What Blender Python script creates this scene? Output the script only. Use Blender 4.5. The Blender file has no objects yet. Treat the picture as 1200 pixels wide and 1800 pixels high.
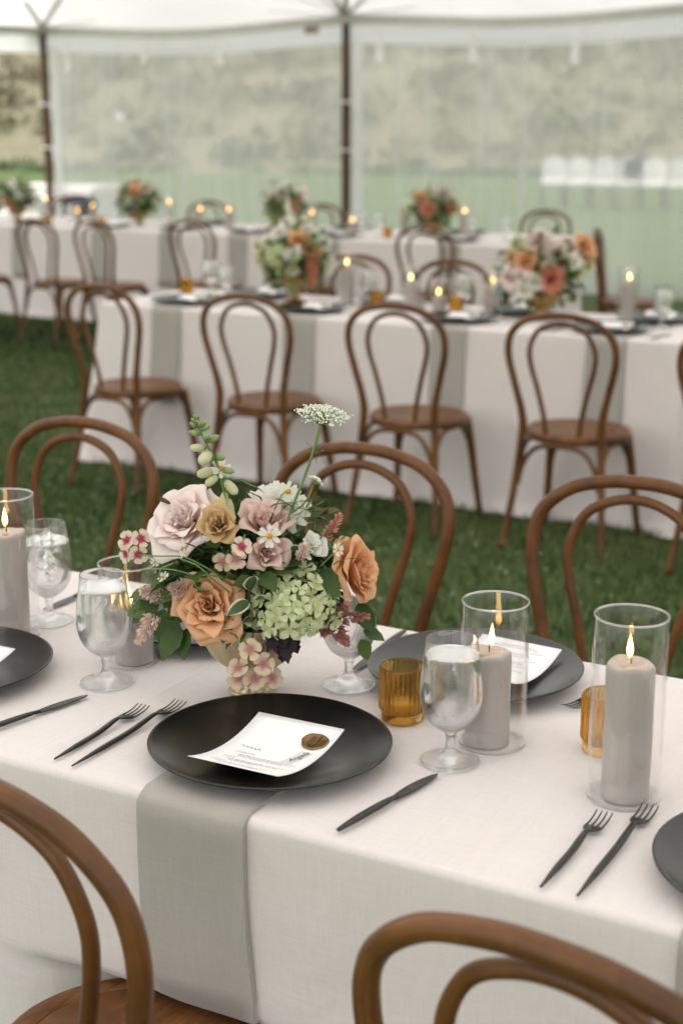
import bpy, bmesh, math, random
import numpy as np
from mathutils import Vector, Matrix, Euler
R = math.radians
PI = math.pi
sc = bpy.context.scene
col = sc.collection

# ------------------------------------------------------------------ camera
YAW = R(29.2)
cam_d = bpy.data.cameras.new('camera')
cam = bpy.data.objects.new('camera', cam_d); col.objects.link(cam)
cam.location = (0, 0, 1.56)
cam.rotation_euler = (R(90) - math.atan(680 / 2650), 0, YAW)
cam_d.sensor_fit = 'VERTICAL'; cam_d.sensor_height = 36; cam_d.sensor_width = 24
cam_d.lens = 53.0
cam_d.clip_start = 0.05; cam_d.clip_end = 2000
cam_d.dof.use_dof = True
cam_d.dof.focus_distance = 2.05
cam_d.dof.aperture_fstop = 3.9
sc.camera = cam

# ------------------------------------------------------------------ sky, sun, exposure
SUN_EL, SUN_AZ = R(64), R(205)          # azimuth clockwise from +Y: bright overcast from behind the camera
world = bpy.data.worlds.new('World'); sc.world = world; world.use_nodes = True
wn = world.node_tree; wn.nodes.clear()
sky = wn.nodes.new('ShaderNodeTexSky'); sky.sky_type = 'NISHITA'; sky.sun_disc = False
sky.sun_elevation = SUN_EL; sky.sun_rotation = SUN_AZ
sky.air_density = 1.0; sky.dust_density = 4.0; sky.ozone_density = 1.0
hs = wn.nodes.new('ShaderNodeHueSaturation'); hs.inputs['Saturation'].default_value = 0.18   # overcast white
bg = wn.nodes.new('ShaderNodeBackground'); bg.inputs[1].default_value = 0.15
wo = wn.nodes.new('ShaderNodeOutputWorld')
wn.links.new(sky.outputs[0], hs.inputs['Color']); wn.links.new(hs.outputs[0], bg.inputs[0]); wn.links.new(bg.outputs[0], wo.inputs[0])
sun_d = bpy.data.lights.new('sun', 'SUN'); sun_d.energy = 1.3; sun_d.angle = R(50); sun_d.color = (1, .96, .9)
sun = bpy.data.objects.new('sun', sun_d); col.objects.link(sun)
sd = Vector((math.sin(SUN_AZ) * math.cos(SUN_EL), math.cos(SUN_AZ) * math.cos(SUN_EL), math.sin(SUN_EL)))
sun.rotation_euler = sd.to_track_quat('Z', 'Y').to_euler()
sc.view_settings.view_transform = 'Standard'; sc.view_settings.look = 'None'
sc.view_settings.gamma = 1; sc.view_settings.use_curve_mapping = False
sc.view_settings.exposure = 1.24
cy = sc.cycles
cy.use_denoising = True
cy.max_bounces = 14; cy.diffuse_bounces = 4; cy.glossy_bounces = 5; cy.transmission_bounces = 12; cy.transparent_max_bounces = 40
cy.caustics_reflective = False; cy.caustics_refractive = True; cy.blur_glossy = 0.5
cy.sample_clamp_indirect = 6.0

# ------------------------------------------------------------------ materials
class NT:
    def __init__(s, name):
        s.m = bpy.data.materials.new(name); s.m.use_nodes = True
        s.t = s.m.node_tree; s.t.nodes.clear()
        s.out = s.t.nodes.new('ShaderNodeOutputMaterial')
    def n(s, kind, ins=None, **kw):
        nd = s.t.nodes.new('ShaderNode' + kind)
        for k, v in kw.items(): setattr(nd, k, v)
        for k, v in (ins or {}).items():
            if isinstance(v, bpy.types.NodeSocket): s.t.links.new(v, nd.inputs[k])
            else: nd.inputs[k].default_value = v
        return nd
    def link(s, a, b): s.t.links.new(a, b)
    def coord(s, kind='Object', scale=(1, 1, 1)):
        tc = s.n('TexCoord'); mp = s.n('Mapping', {'Vector': tc.outputs[kind], 'Scale': scale})
        return mp.outputs[0]
    def noise(s, vec, scale=5, detail=3, rough=.55, dist=0):
        return s.n('TexNoise', {'Vector': vec, 'Scale': scale, 'Detail': detail, 'Roughness': rough, 'Distortion': dist}).outputs[0]
    def ramp(s, fac, stops):
        r = s.n('ValToRGB', {'Fac': fac}); e = r.color_ramp.elements
        while len(e) < len(stops): e.new(.5)
        for q, (p, c) in zip(e, stops): q.position = p; q.color = (*c, 1) if len(c) == 3 else c
        return r.outputs[0]
    def mixc(s, fac, a, b, mode='MIX'):
        m = s.n('Mix', data_type='RGBA', blend_type=mode)
        for i, v in ((0, fac), (6, a), (7, b)):
            if isinstance(v, bpy.types.NodeSocket): s.link(v, m.inputs[i])
            else: m.inputs[i].default_value = v if i == 0 else ((*v, 1) if len(v) == 3 else v)
        return m.outputs[2]
    def math(s, op, a, b=0.0):
        m = s.n('Math', operation=op)
        for i, v in ((0, a), (1, b)):
            if isinstance(v, bpy.types.NodeSocket): s.link(v, m.inputs[i])
            else: m.inputs[i].default_value = v
        return m.outputs[0]
    def bump(s, h, strength=.3, dist=.01):
        return s.n('Bump', {'Height': h, 'Strength': strength, 'Distance': dist}).outputs[0]
    def done(s, sh): s.link(sh, s.out.inputs[0]); return s.m
    def pbr(s, color, rough=.5, normal=None, **kw):
        p = s.n('BsdfPrincipled')
        for k, v in dict({'Base Color': color, 'Roughness': rough}, **kw).items():
            if isinstance(v, bpy.types.NodeSocket): s.link(v, p.inputs[k])
            else: p.inputs[k].default_value = (*v, 1) if (isinstance(v, tuple) and p.inputs[k].type == 'RGBA') else v
        if normal: s.link(normal, p.inputs['Normal'])
        return p.outputs[0]

def scl(c, k): return tuple(min(1, x * k) for x in c)

def m_simple(name, color, rough=.5, var=.12, scale=20, bump=0, **kw):
    t = NT(name); v = t.coord()
    nz = t.noise(v, scale, 4)
    c = t.ramp(nz, [(.3, scl(color, 1 - var)), (.7, scl(color, 1 + var))])
    return t.done(t.pbr(c, rough, t.bump(nz, bump, .002) if bump else None, **kw))

def m_linen(name, color, rough=.85):
    t = NT(name)
    a = t.noise(t.coord('Object', (14, 420, 420)), 1, 2)
    b = t.noise(t.coord('Object', (420, 14, 420)), 1, 2)
    c = t.noise(t.coord('Object', (420, 420, 14)), 1, 2)
    s = t.math('ADD', t.math('ADD', a, b), c)
    s = t.math('MULTIPLY', s, .333)
    big = t.noise(t.coord('Object', (2.2, 2.2, 2.2)), 1, 3)
    cc = t.ramp(s, [(.34, scl(color, .91)), (.66, scl(color, 1.05))])
    cc = t.mixc(.22, cc, t.ramp(big, [(.3, scl(color, .9)), (.7, scl(color, 1.05))]))
    wr = t.noise(t.coord('Object', (5, 5, 3)), 1, 4, .5, .8)
    cr = t.n('TexWave', {'Vector': t.coord('Object', (1, 1, 1)), 'Scale': .5, 'Distortion': .25, 'Detail': 2}, wave_type='BANDS', bands_direction='X', wave_profile='SAW').outputs[1]
    cr = t.ramp(cr, [(.0, (.0,) * 3), (.012, (1,) * 3), (.03, (.0,) * 3)])
    wr = t.math('ADD', wr, t.math('MULTIPLY', cr, .10))
    n1 = t.bump(s, .18, .0012)
    n2 = t.n('Bump', {'Height': wr, 'Strength': .45, 'Distance': .02, 'Normal': n1}).outputs[0]
    return t.done(t.pbr(cc, rough, n2, **{'Sheen Weight': .25, 'Sheen Roughness': .5, 'Specular IOR Level': .2}))

def m_wood(name, dark, light, rough=.38):
    t = NT(name)
    st = t.noise(t.coord('UV', (34, 6, 1)), 1, 6, .7, 1.2)
    fine = t.noise(t.coord('UV', (120, 14, 1)), 1, 4, .7)
    bl = t.noise(t.coord('Object', (5, 5, 5)), 1, 4, .6)
    oi = t.n('ObjectInfo').outputs['Random']
    mid = tuple((a + b) / 2 for a, b in zip(dark, light))
    c = t.ramp(st, [(.36, dark), (.48, mid), (.62, light)])
    c = t.mixc(.35, c, t.ramp(fine, [(.35, scl(dark, .7)), (.65, scl(light, 1.15))]))
    c = t.mixc(t.ramp(bl, [(.42, (0, 0, 0)), (.62, (.75, .75, .75))]), c, scl(dark, .9))
    c = t.mixc(t.math('MULTIPLY', oi, .25), c, scl(mid, 1.25))
    wear = t.ramp(t.noise(t.coord('Object', (13, 13, 8)), 1, 6, .75), [(.60, (0, 0, 0)), (.72, (1, 1, 1))])
    c = t.mixc(t.math('MULTIPLY', wear, .30), c, scl(light, 1.5))
    rr = t.math('ADD', t.math('MULTIPLY', st, .2), rough - .1)
    return t.done(t.pbr(c, rr, t.bump(fine, .2, .0006), **{'Specular IOR Level': .3}))

def m_leafy(name, c1, c2, trans=.3, rough=.5, edge=None, vein=True, scale=30, stops=(.1, .75)):
    """petal or leaf: colour runs from c1 (base) to c2 (tip) with noise; light passes through it"""
    t = NT(name)
    uv = t.n('TexCoord').outputs['UV']
    sp = t.n('SeparateXYZ', {'Vector': uv})
    nz = t.noise(t.coord('Object'), scale, 3)
    f = t.math('ADD', t.math('MULTIPLY', sp.outputs[1], .75), t.math('MULTIPLY', t.math('SUBTRACT', nz, .5), .7 if stops[0] == .1 else .25))
    c = t.ramp(f, [(stops[0], c1), (stops[1], c2)])
    oi = t.n('ObjectInfo').outputs['Random']
    c = t.mixc(t.math('MULTIPLY', oi, .12), c, scl(c1, .75))
    nrm = None
    if edge or vein:
        ed = t.math('MULTIPLY', t.math('ABSOLUTE', t.math('SUBTRACT', sp.outputs[0], .5)), 2)
    if edge:
        k = t.ramp(t.math('ADD', ed, t.math('MULTIPLY', t.math('SUBTRACT', nz, .5), .5)), [(.66, (0, 0, 0)), (.74, (1, 1, 1))])
        c = t.mixc(k, c, edge)
    if vein:
        w = t.n('TexWave', {'Vector': t.n('Mapping', {'Vector': uv, 'Scale': (1, 1, 1), 'Rotation': (0, 0, .0)}).outputs[0], 'Scale': 6, 'Distortion': 1.5}, wave_type='BANDS', bands_direction='Y').outputs[1]
        nrm = t.bump(w, .25, .002)
    if not vein and scale >= 20:     # petals: fine radial veins and slightly browned, uneven rims
        vn = t.noise(t.coord('UV', (46, 2.5, 1)), 1, 3, .6)
        nrm = t.bump(vn, .35, .0012)
        c = t.mixc(t.math('MULTIPLY', vn, .12), c, scl(c1, .85))
        rim = t.ramp(t.math('ADD', sp.outputs[1], t.math('MULTIPLY', t.math('SUBTRACT', nz, .5), .25)), [(.90, (0, 0, 0)), (1.0, (1, 1, 1))])
        c = t.mixc(t.math('MULTIPLY', rim, .20), c, scl(c1, .62))
    p = t.pbr(c, rough, nrm, **{'Specular IOR Level': .2})
    tr = t.n('BsdfTranslucent', {'Color': c})
    mx = t.n('MixShader', {0: trans, 1: p, 2: tr.outputs[0]})
    return t.done(mx.outputs[0])

def m_clear(name, tint=(1, 1, 1), film=0.0, ior=1.45, rough=0.0):
    """thin clear sheet or glass wall: see-through, mirror-like at grazing angles, optional milky film"""
    t = NT(name)
    bf = t.n('NewGeometry').outputs['Backfacing']            # same reflectance from either side of the wall
    io = t.math('ADD', ior, t.math('MULTIPLY', bf, 1 / ior - ior))
    fr = t.n('Fresnel', {'IOR': io}).outputs[0]
    tp = t.n('BsdfTransparent', {'Color': (*tint, 1)})
    gl = t.n('BsdfGlossy', {'Color': (1, 1, 1, 1), 'Roughness': rough})
    sh = t.n('MixShader', {0: fr, 1: tp.outputs[0], 2: gl.outputs[0]}).outputs[0]
    if film:
        nz = t.noise(t.coord('Object', (1.2, 1.2, .5)), 1.5, 4, .6, .5)
        mp = t.n('Mapping', {'Vector': t.n('TexCoord').outputs['Object'], 'Rotation': (0, R(14), 0), 'Scale': (5.5, 1, .22)}).outputs[0]
        st = t.ramp(t.noise(mp, 1, 3, .6, .4), [(.52, (0, 0, 0)), (.70, (1, 1, 1))])       # creases plus slanted glare streaks, painted in as milkier film
        nz = t.math('ADD', nz, t.math('MULTIPLY', st, .42))
        nr = t.bump(nz, .5, .06)
        t.link(nr, gl.inputs['Normal'])
        tl = t.n('BsdfTranslucent', {'Color': (.93, .90, .88, 1)})
        df = t.n('BsdfDiffuse', {'Color': (.9, .89, .9, 1)})
        mm = t.n('MixShader', {0: .25, 1: tl.outputs[0], 2: df.outputs[0]}).outputs[0]
        fac = t.ramp(nz, [(.25, (film * .85,) * 3), (1.0, (film * 1.5,) * 3)])
        sh = t.n('MixShader', {0: fac, 1: sh, 2: mm}).outputs[0]
    return t.done(sh)

def m_glass(name, color=(1, 1, 1), ior=1.5, rough=0.0):
    t = NT(name)
    return t.done(t.n('BsdfGlass', {'Color': (*color, 1), 'IOR': ior, 'Roughness': rough}).outputs[0])

def m_goblet():
    # clear glass with a mist of condensation on the bowl below the water line
    t = NT('goblet_glass')
    tc = t.n('TexCoord').outputs['Object']; z = t.n('SeparateXYZ', {'Vector': tc}).outputs[2]
    nz = t.noise(t.coord('Object'), 70, 4, .7)
    mist = t.ramp(t.math('ADD', z, t.math('MULTIPLY', t.math('SUBTRACT', nz, .5), .05)), [(.046, (0, 0, 0)), (.062, (1, 1, 1)), (.128, (1, 1, 1)), (.152, (0, 0, 0))])
    gl = t.n('BsdfGlass', {'Color': (1, 1, 1, 1), 'IOR': 1.45, 'Roughness': t.math('MULTIPLY', mist, .03)}).outputs[0]
    fr = t.n('Fresnel', {'IOR': t.math('ADD', 1.45, t.math('MULTIPLY', t.n('NewGeometry').outputs['Backfacing'], 1 / 1.45 - 1.45))}).outputs[0]
    cl = t.n('MixShader', {0: fr, 1: t.n('BsdfTransparent', {'Color': (.99, .99, .99, 1)}).outputs[0], 2: t.n('BsdfGlossy', {'Roughness': .0}).outputs[0]}).outputs[0]
    low = t.ramp(z, [(.034, (.30, .30, .30)), (.048, (.15, .15, .15))])
    sh = t.n('MixShader', {0: low, 1: gl, 2: cl}).outputs[0]
    tl = t.n('MixShader', {0: .5, 1: t.n('BsdfTranslucent', {'Color': (.95, .95, .96, 1)}).outputs[0], 2: t.n('BsdfDiffuse', {'Color': (.9, .9, .91, 1)}).outputs[0]}).outputs[0]
    return t.done(t.n('MixShader', {0: t.math('MULTIPLY', mist, .013), 1: sh, 2: tl}).outputs[0])
def m_water():
    t = NT('water')
    gl = t.n('BsdfGlass', {'Color': (.99, 1, 1, 1), 'IOR': 1.333}).outputs[0]
    return t.done(t.n('MixShader', {0: .22, 1: gl, 2: t.n('BsdfTransparent').outputs[0]}).outputs[0])
def m_amber():
    t = NT('amber_glass')
    gl = t.n('BsdfGlass', {'Color': (.92, .775, .48, 1), 'IOR': 1.5}).outputs[0]
    tp = t.n('BsdfTransparent', {'Color': (.92, .78, .50, 1)}).outputs[0]
    return t.done(t.n('MixShader', {0: .22, 1: gl, 2: tp}).outputs[0])

def m_plate():
    t = NT('matte_black_ceramic')
    a = t.noise(t.coord('Object'), 9, 5, .7, .6); b = t.noise(t.coord('Object'), 260, 3, .6)
    r = t.math('ADD', t.math('MULTIPLY', a, .20), .14)
    sp = t.ramp(b, [(.74, (.0045, .0045, .005)), (.80, (.03, .03, .03))])
    return t.done(t.pbr(sp, r, t.bump(b, .03, .0006), **{'Specular IOR Level': .6}))

def m_flame():
    t = NT('flame')
    g = t.n('TexCoord').outputs['Generated']
    z = t.n('SeparateXYZ', {'Vector': g}).outputs[2]
    c = t.ramp(z, [(0, (.9, .22, .04)), (.22, (1, .46, .11)), (.5, (1, .60, .22)), (1, (1, .36, .06))])
    s = t.ramp(z, [(0, (.12,) * 3), (.3, (.8,) * 3), (.55, (1,) * 3), (1, (.35,) * 3)])
    e = t.n('Emission', {'Color': c, 'Strength': t.math('MULTIPLY', s, 8.5)})
    return t.done(e.outputs[0])

def m_lawn():
    t = NT('lawn')
    v = t.coord('Object')
    a = t.noise(v, .7, 5, .6); b = t.noise(v, 9, 4, .7); c = t.noise(v, 60, 3, .7)
    cc = t.ramp(a, [(.3, (.10, .14, .05)), (.55, (.135, .185, .07)), (.75, (.175, .22, .095))])
    cc = t.mixc(.5, cc, t.ramp(b, [(.3, (.07, .105, .038)), (.7, (.18, .25, .10))]))
    cc = t.mixc(.45, cc, t.ramp(c, [(.3, (.018, .034, .01)), (.72, (.12, .17, .055))]))
    # sprinkled clover and clippings
    sp = t.ramp(t.noise(v, 22, 2, .5), [(.70, (0, 0, 0)), (.76, (1, 1, 1))])
    cc = t.mixc(t.math('MULTIPLY', sp, .25), cc, (.3, .36, .2))
    return t.done(t.pbr(cc, .9, t.bump(c, .8, .03), **{'Specular IOR Level': .15}))

def m_hill():
    t = NT('hillside')
    v = t.coord('Object', (1, 1, 2.2))
    a = t.noise(v, .11, 5, .6, .6); b = t.noise(v, .6, 5, .7)
    cc = t.ramp(a, [(.3, (.145, .14, .08)), (.5, (.185, .165, .105)), (.7, (.165, .155, .09))])
    cc = t.mixc(.55, cc, t.ramp(b, [(.3, (.13, .13, .07)), (.7, (.215, .19, .13))]))
    return t.done(t.pbr(cc, .95, t.bump(b, 1, .6)))

def m_canopy(name='tent_fabric', c1=(.80, .775, .75), c2=(.88, .86, .84), fac=.47):
    t = NT(name)
    nz = t.noise(t.coord('Object', (1, 1, 1)), .8, 4)
    c = t.ramp(nz, [(.3, c1), (.7, c2)])
    d = t.n('BsdfDiffuse', {'Color': c}); tl = t.n('BsdfTranslucent', {'Color': c})
    return t.done(t.n('MixShader', {0: fac, 1: d.outputs[0], 2: tl.outputs[0]}).outputs[0])

def m_grass():
    t = NT('grass_blades')
    uv = t.n('SeparateXYZ', {'Vector': t.n('TexCoord').outputs['UV']})
    c = t.ramp(uv.outputs[0], [(0, (.009, .022, .005)), (.45, (.026, .054, .011)), (.8, (.070, .115, .028)), (1, (.22, .24, .11))])
    p = t.pbr(c, .6, None, **{'Specular IOR Level': .25})
    tl = t.n('BsdfTranslucent', {'Color': c})
    return t.done(t.n('MixShader', {0: .3, 1: p, 2: tl.outputs[0]}).outputs[0])

def m_gold(name, c1, c2, rough=.42):
    t = NT(name); nz = t.noise(t.coord(), 45, 5, .7)
    c = t.ramp(nz, [(.3, c1), (.7, c2)])
    return t.done(t.pbr(c, t.math('ADD', t.math('MULTIPLY', nz, .2), rough - .1), t.bump(nz, .15, .001), Metallic=.85))

M = dict(
    lawn=m_lawn(), grass=m_grass(), hill=m_hill(), canopy=m_canopy(),
    cloth=m_linen('ivory_linen', (.735, .668, .648)), sage=m_linen('sage_linen', (.395, .366, .334)),
    wood=m_wood('walnut_bentwood', (.040, .0135, .0038), (.250, .102, .031), .33),
    seat=m_wood('walnut_seat', (.060, .022, .0075), (.26, .108, .036), .38),
    black=m_plate(),
    steel=m_simple('black_steel', (.055, .050, .047), .30, .25, 40, 0, Metallic=.75),
    paper=m_simple('white_paper', (.88, .86, .87), .8, .02, 12),
    ink=m_simple('grey_ink', (.25, .24, .27), .8, .0), inkd=m_simple('black_ink', (.02, .02, .022), .7, .0),
    vellum=m_simple('vellum_strip', (.70, .68, .69), .5, .02),
    seal=m_gold('bronze_wax', (.17, .105, .045), (.30, .19, .085), .45),
    gold=m_gold('gold_compote', (.52, .42, .25), (.68, .57, .37), .45),
    brass=m_gold('antique_brass', (.34, .22, .08), (.5, .34, .14), .42),
    glass=m_goblet(), water=m_water(),
    ice=m_glass('ice', (1, 1, 1), 1.31, .08),
    amber=m_amber(), hurr=m_clear('hurricane_glass', (.985, .985, .985)),
    rimglass=m_glass('rim_glass', (1, 1, 1), 1.3, .05),
    valance=m_canopy('valance_fabric', (.95, .93, .93), (.97, .95, .95), .80),
    vinyl=m_clear('clear_vinyl', (1, 1, 1), .50, 1.3, .10),
    wax=m_simple('taupe_wax', (.45, .395, .365), .45, .05, 14, .05, **{'Subsurface Weight': .45, 'Subsurface Radius': (.012, .008, .006), 'Subsurface Scale': 1.0}),
    melt=m_simple('melted_wax', (.40, .33, .27), .12, .05, 30),
    tealight=m_simple('cream_wax', (.75, .65, .45), .5, .05), wick=m_simple('burnt_wick', (.02, .015, .012), .9),
    flame=m_flame(),
    pole=m_wood('pole_wood', (.05, .025, .014), (.14, .07, .04), .5),
    strap=m_simple('white_strap', (.93, .91, .91), .7, .03, 8),
    white=m_simple('white_webbing', (.78, .76, .77), .7, .04, 8), webb=m_simple('grey_webbing', (.62, .60, .57), .8, .06, 8),
    chairwhite=m_simple('white_cover', (.80, .77, .76), .7, .05, 8), navy=m_simple('navy_cloth', (.03, .035, .06), .8, .2, 30),
    chairleg=m_simple('natural_wood', (.05, .03, .02), .6, .2, 20),
    tag_brown=m_simple('brown_label', (.34, .22, .17), .6, .1),
    # flowers
    pinkrose=m_leafy('blush_petal', (.93, .69, .62), (.96, .86, .83), .26, .55, None, False, 40),
    apricot=m_leafy('apricot_petal', (.77, .34, .14), (.90, .55, .32), .26, .55, None, False, 40),
    mauve=m_leafy('mauve_petal', (.70, .42, .35), (.87, .66, .60), .26, .55, None, False, 40),
    brownp=m_leafy('tan_petal', (.46, .24, .09), (.74, .52, .28), .3, .55, None, False, 60),
    whitep=m_leafy('white_petal', (.84, .82, .68), (.93, .92, .88), .35, .5, None, False, 40),
    cream=m_leafy('cream_bell', (.66, .66, .36), (.82, .79, .62), .3, .5, None, False, 40),
    coral=m_leafy('coral_petal', (.72, .22, .13), (.86, .42, .32), .3, .55, None, False, 60),
    blush=m_leafy('blush_white_petal', (.80, .60, .52), (.84, .76, .70), .3, .55, None, False, 60),
    hyd=m_leafy('lime_sepal', (.60, .66, .30), (.84, .87, .62), .35, .5, None, False, 90),
    phlox=m_leafy('phlox_petal', (.45, .05, .12), (.86, .74, .58), .3, .5, None, False, 120, (.22, .42)),
    phlox2=m_leafy('phlox_petal_pale', (.58, .26, .24), (.84, .70, .50), .3, .5, None, False, 120, (.18, .48)),
    yellow=m_simple('yellow_disc', (.65, .30, .04), .8, .4, 400, .5),
    eye=m_simple('crimson_eye', (.34, .03, .09), .7, .2, 200), paleeye=m_simple('mauve_eye', (.50, .22, .22), .7, .2, 200),
    fluff=m_simple('pale_pink_plume', (.72, .54, .47), .8, .15, 200),
    astil=m_simple('dusty_mauve_plume', (.40, .165, .14), .8, .35, 150),
    astil2=m_simple('rosy_plume', (.58, .28, .22), .8, .3, 150),
    lace=m_simple('lace_floret', (.80, .82, .70), .7, .1, 300), bud=m_simple('green_bud', (.26, .34, .13), .6, .25, 120),
    leaf=m_leafy('deep_green_leaf', (.045, .085, .022), (.085, .135, .04), .25, .42, None, True),
    leaf2=m_leafy('fresh_green_leaf', (.09, .15, .04), (.16, .22, .07), .3, .45, None, True),
    leafb=m_leafy('bronze_green_leaf', (.08, .07, .03), (.17, .15, .06), .25, .45, None, True),
    varieg=m_leafy('variegated_leaf', (.07, .12, .05), (.11, .17, .08), .25, .45, (.72, .70, .52), True),
    darkleaf=m_leafy('purple_black_leaf', (.012, .007, .010), (.030, .014, .022), .1, .35, None, False),
    stem=m_simple('green_stem', (.16, .24, .075), .55, .2, 40), stemr=m_simple('red_stem', (.16, .06, .045), .55, .2, 40),
    brush=m_leafy('dry_brush', (.165, .14, .09), (.235, .20, .135), .2, .8, None, False, .4),
    brushg=m_leafy('olive_brush', (.13, .135, .07), (.205, .20, .115), .2, .8, None, False, .4),
    hedge=m_leafy('dark_verge', (.09, .13, .06), (.14, .19, .09), .2, .8, None, False, .4),
)

# ------------------------------------------------------------------ mesh helpers
def mk(name, verts, faces, mat=None, uvs=None, smooth=True):
    me = bpy.data.meshes.new(name)
    me.from_pydata([tuple(v) for v in verts], [], faces)
    if uvs is not None:
        ul = me.uv_layers.new(name='UVMap')
        li = np.empty(len(me.loops), dtype=np.int32); me.loops.foreach_get('vertex_index', li)
        ul.data.foreach_set('uv', np.asarray(uvs, dtype=np.float32)[li].ravel())
    if smooth: me.polygons.foreach_set('use_smooth', [True] * len(me.polygons))
    if mat: me.materials.append(M[mat])
    me.update(); return me

class G:
    """collects pieces of one mesh"""
    def __init__(s): s.v = []; s.f = []; s.uv = []
    def add(s, v, f, uv=None, mtx=None):
        b = len(s.v)
        s.v += [tuple(mtx @ Vector(p)) for p in v] if mtx is not None else [tuple(p) for p in v]
        s.f += [tuple(i + b for i in q) for q in f]
        s.uv += list(uv) if uv is not None else [(.5, .5)] * len(v)
        return s
    def mesh(s, name, mat, smooth=True): return mk(name, s.v, s.f, mat, s.uv, smooth)

def grid_faces(nu, nv, wrap=False):
    f = []
    for j in range(nv - 1):
        for i in range(nu if wrap else nu - 1):
            a = j * nu + i; b = j * nu + (i + 1) % nu
            f.append((a, b, b + nu, a + nu))
    return f

def spline(pts, n=8, closed=False):
    P = [Vector(p) for p in pts]; out = []; m = len(P)
    rng = range(m if closed else m - 1)
    for i in rng:
        p0 = P[(i - 1) % m] if closed or i > 0 else P[0] * 2 - P[1]
        p1 = P[i]; p2 = P[(i + 1) % m]
        p3 = P[(i + 2) % m] if closed or i + 2 < m else P[-1] * 2 - P[-2]
        for k in range(n):
            t = k / n
            out.append(.5 * ((2 * p1) + (p2 - p0) * t + (2 * p0 - 5 * p1 + 4 * p2 - p3) * t * t + (3 * p1 - p0 - 3 * p2 + p3) * t ** 3))
    if not closed: out.append(P[-1])
    return out

def sweep(path, rad, ns=10, closed=False, flat=1.0, cap=True):
    """tube along path; rad number or function of t (0..1); flat squashes the second axis"""
    n = len(path); v = []; uv = []; f = []
    T = []
    for i in range(n):
        a = path[(i - 1) % n] if closed or i else path[0]; b = path[(i + 1) % n] if closed or i < n - 1 else path[-1]
        T.append((b - a).normalized())
    nrm = T[0].orthogonal().normalized() if abs(T[0].z) > .9 else T[0].cross(Vector((0, 0, 1))).normalized()
    L = 0
    for i in range(n):
        nrm = (nrm - T[i] * nrm.dot(T[i])).normalized(); bi = T[i].cross(nrm)
        if i: L += (path[i] - path[i - 1]).length
        r = rad(i / max(1, n - 1)) if callable(rad) else rad
        for k in range(ns):
            a = 2 * PI * k / ns
            v.append(path[i] + nrm * (r * math.cos(a)) + bi * (r * flat * math.sin(a)))
            uv.append((abs(k / ns - .5) * 2, L))
    f = grid_faces(ns, n, True)
    if closed:
        f += [((n - 1) * ns + k, (n - 1) * ns + (k + 1) % ns, (k + 1) % ns, k) for k in range(ns)]
    elif cap:
        f.append(tuple(range(ns))[::-1]); f.append(tuple((n - 1) * ns + k for k in range(ns)))
    return v, f, uv

def lathe(prof, n=40, rib=None, close=True):
    """profile (r, z) list spun about Z; rib(angle, r, z) may change r"""
    v = []; uv = []
    for j, (r, z) in enumerate(prof):
        for k in range(n):
            a = 2 * PI * k / n
            rr = rib(a, r, z) if rib else r
            v.append((rr * math.cos(a), rr * math.sin(a), z)); uv.append((k / n, j / len(prof)))
    f = grid_faces(n, len(prof), True)
    if close:
        if prof[0][0] > 1e-6: f.append(tuple(range(n))[::-1])
        if prof[-1][0] > 1e-6: f.append(tuple((len(prof) - 1) * n + k for k in range(n)))
    return v, f, uv

def box(cx, cy, cz, sx, sy, sz):
    v = [(cx + a * sx / 2, cy + b * sy / 2, cz + c * sz / 2) for a in (-1, 1) for b in (-1, 1) for c in (-1, 1)]
    return v, [(0, 1, 3, 2), (4, 6, 7, 5), (0, 4, 5, 1), (2, 3, 7, 6), (0, 2, 6, 4), (1, 5, 7, 3)], None

def sm(prof, n=5):
    return [(max(0, p.x), p.y) for p in spline([(a, b, 0) for a, b in prof], n)]

def ob(name, me, parent=None, loc=(0, 0, 0), rot=(0, 0, 0), scale=(1, 1, 1), label=None, cat=None, group=None, kind=None):
    o = bpy.data.objects.new(name, me); col.objects.link(o)
    o.location = loc; o.scale = scale
    if isinstance(rot, Matrix): o.rotation_euler = rot.to_euler()
    else: o.rotation_euler = rot
    if parent is not None: o.parent = parent
    for k, v in (('label', label), ('category', cat), ('group', group), ('kind', kind)):
        if v: o[k] = v
    return o

def thing(name, parts, loc, rotz=0, label=None, cat=None, group=None, scale=1.0, rot=None):
    """an Empty at the thing's base with its parts; parts = [(name, mesh, loc, rot, [subparts])]"""
    r = ob(name, None, None, loc, rot or (0, 0, rotz), (scale,) * 3, label, cat, group)
    r.empty_display_size = .05
    for p in parts: add_part(r, *p)
    return r

def add_part(parent, name, me, loc=(0, 0, 0), rot=(0, 0, 0), subs=()):
    o = ob(name, me, parent, loc, rot)
    for s in subs: add_part(o, *s)
    return o

def face_to(d, roll=0.0):
    """rotation taking +Z to direction d"""
    return Vector(d).normalized().to_track_quat('Z', 'Y').to_matrix() @ Matrix.Rotation(roll, 3, 'Z')

rnd = random.Random(7)

# ------------------------------------------------------------------ ground
TX0, TX1, TY0, TY1 = -11.3, 6.5, -1.3, 13.5       # tent footprint; unseen near and right edges drawn in to admit more light

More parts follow.
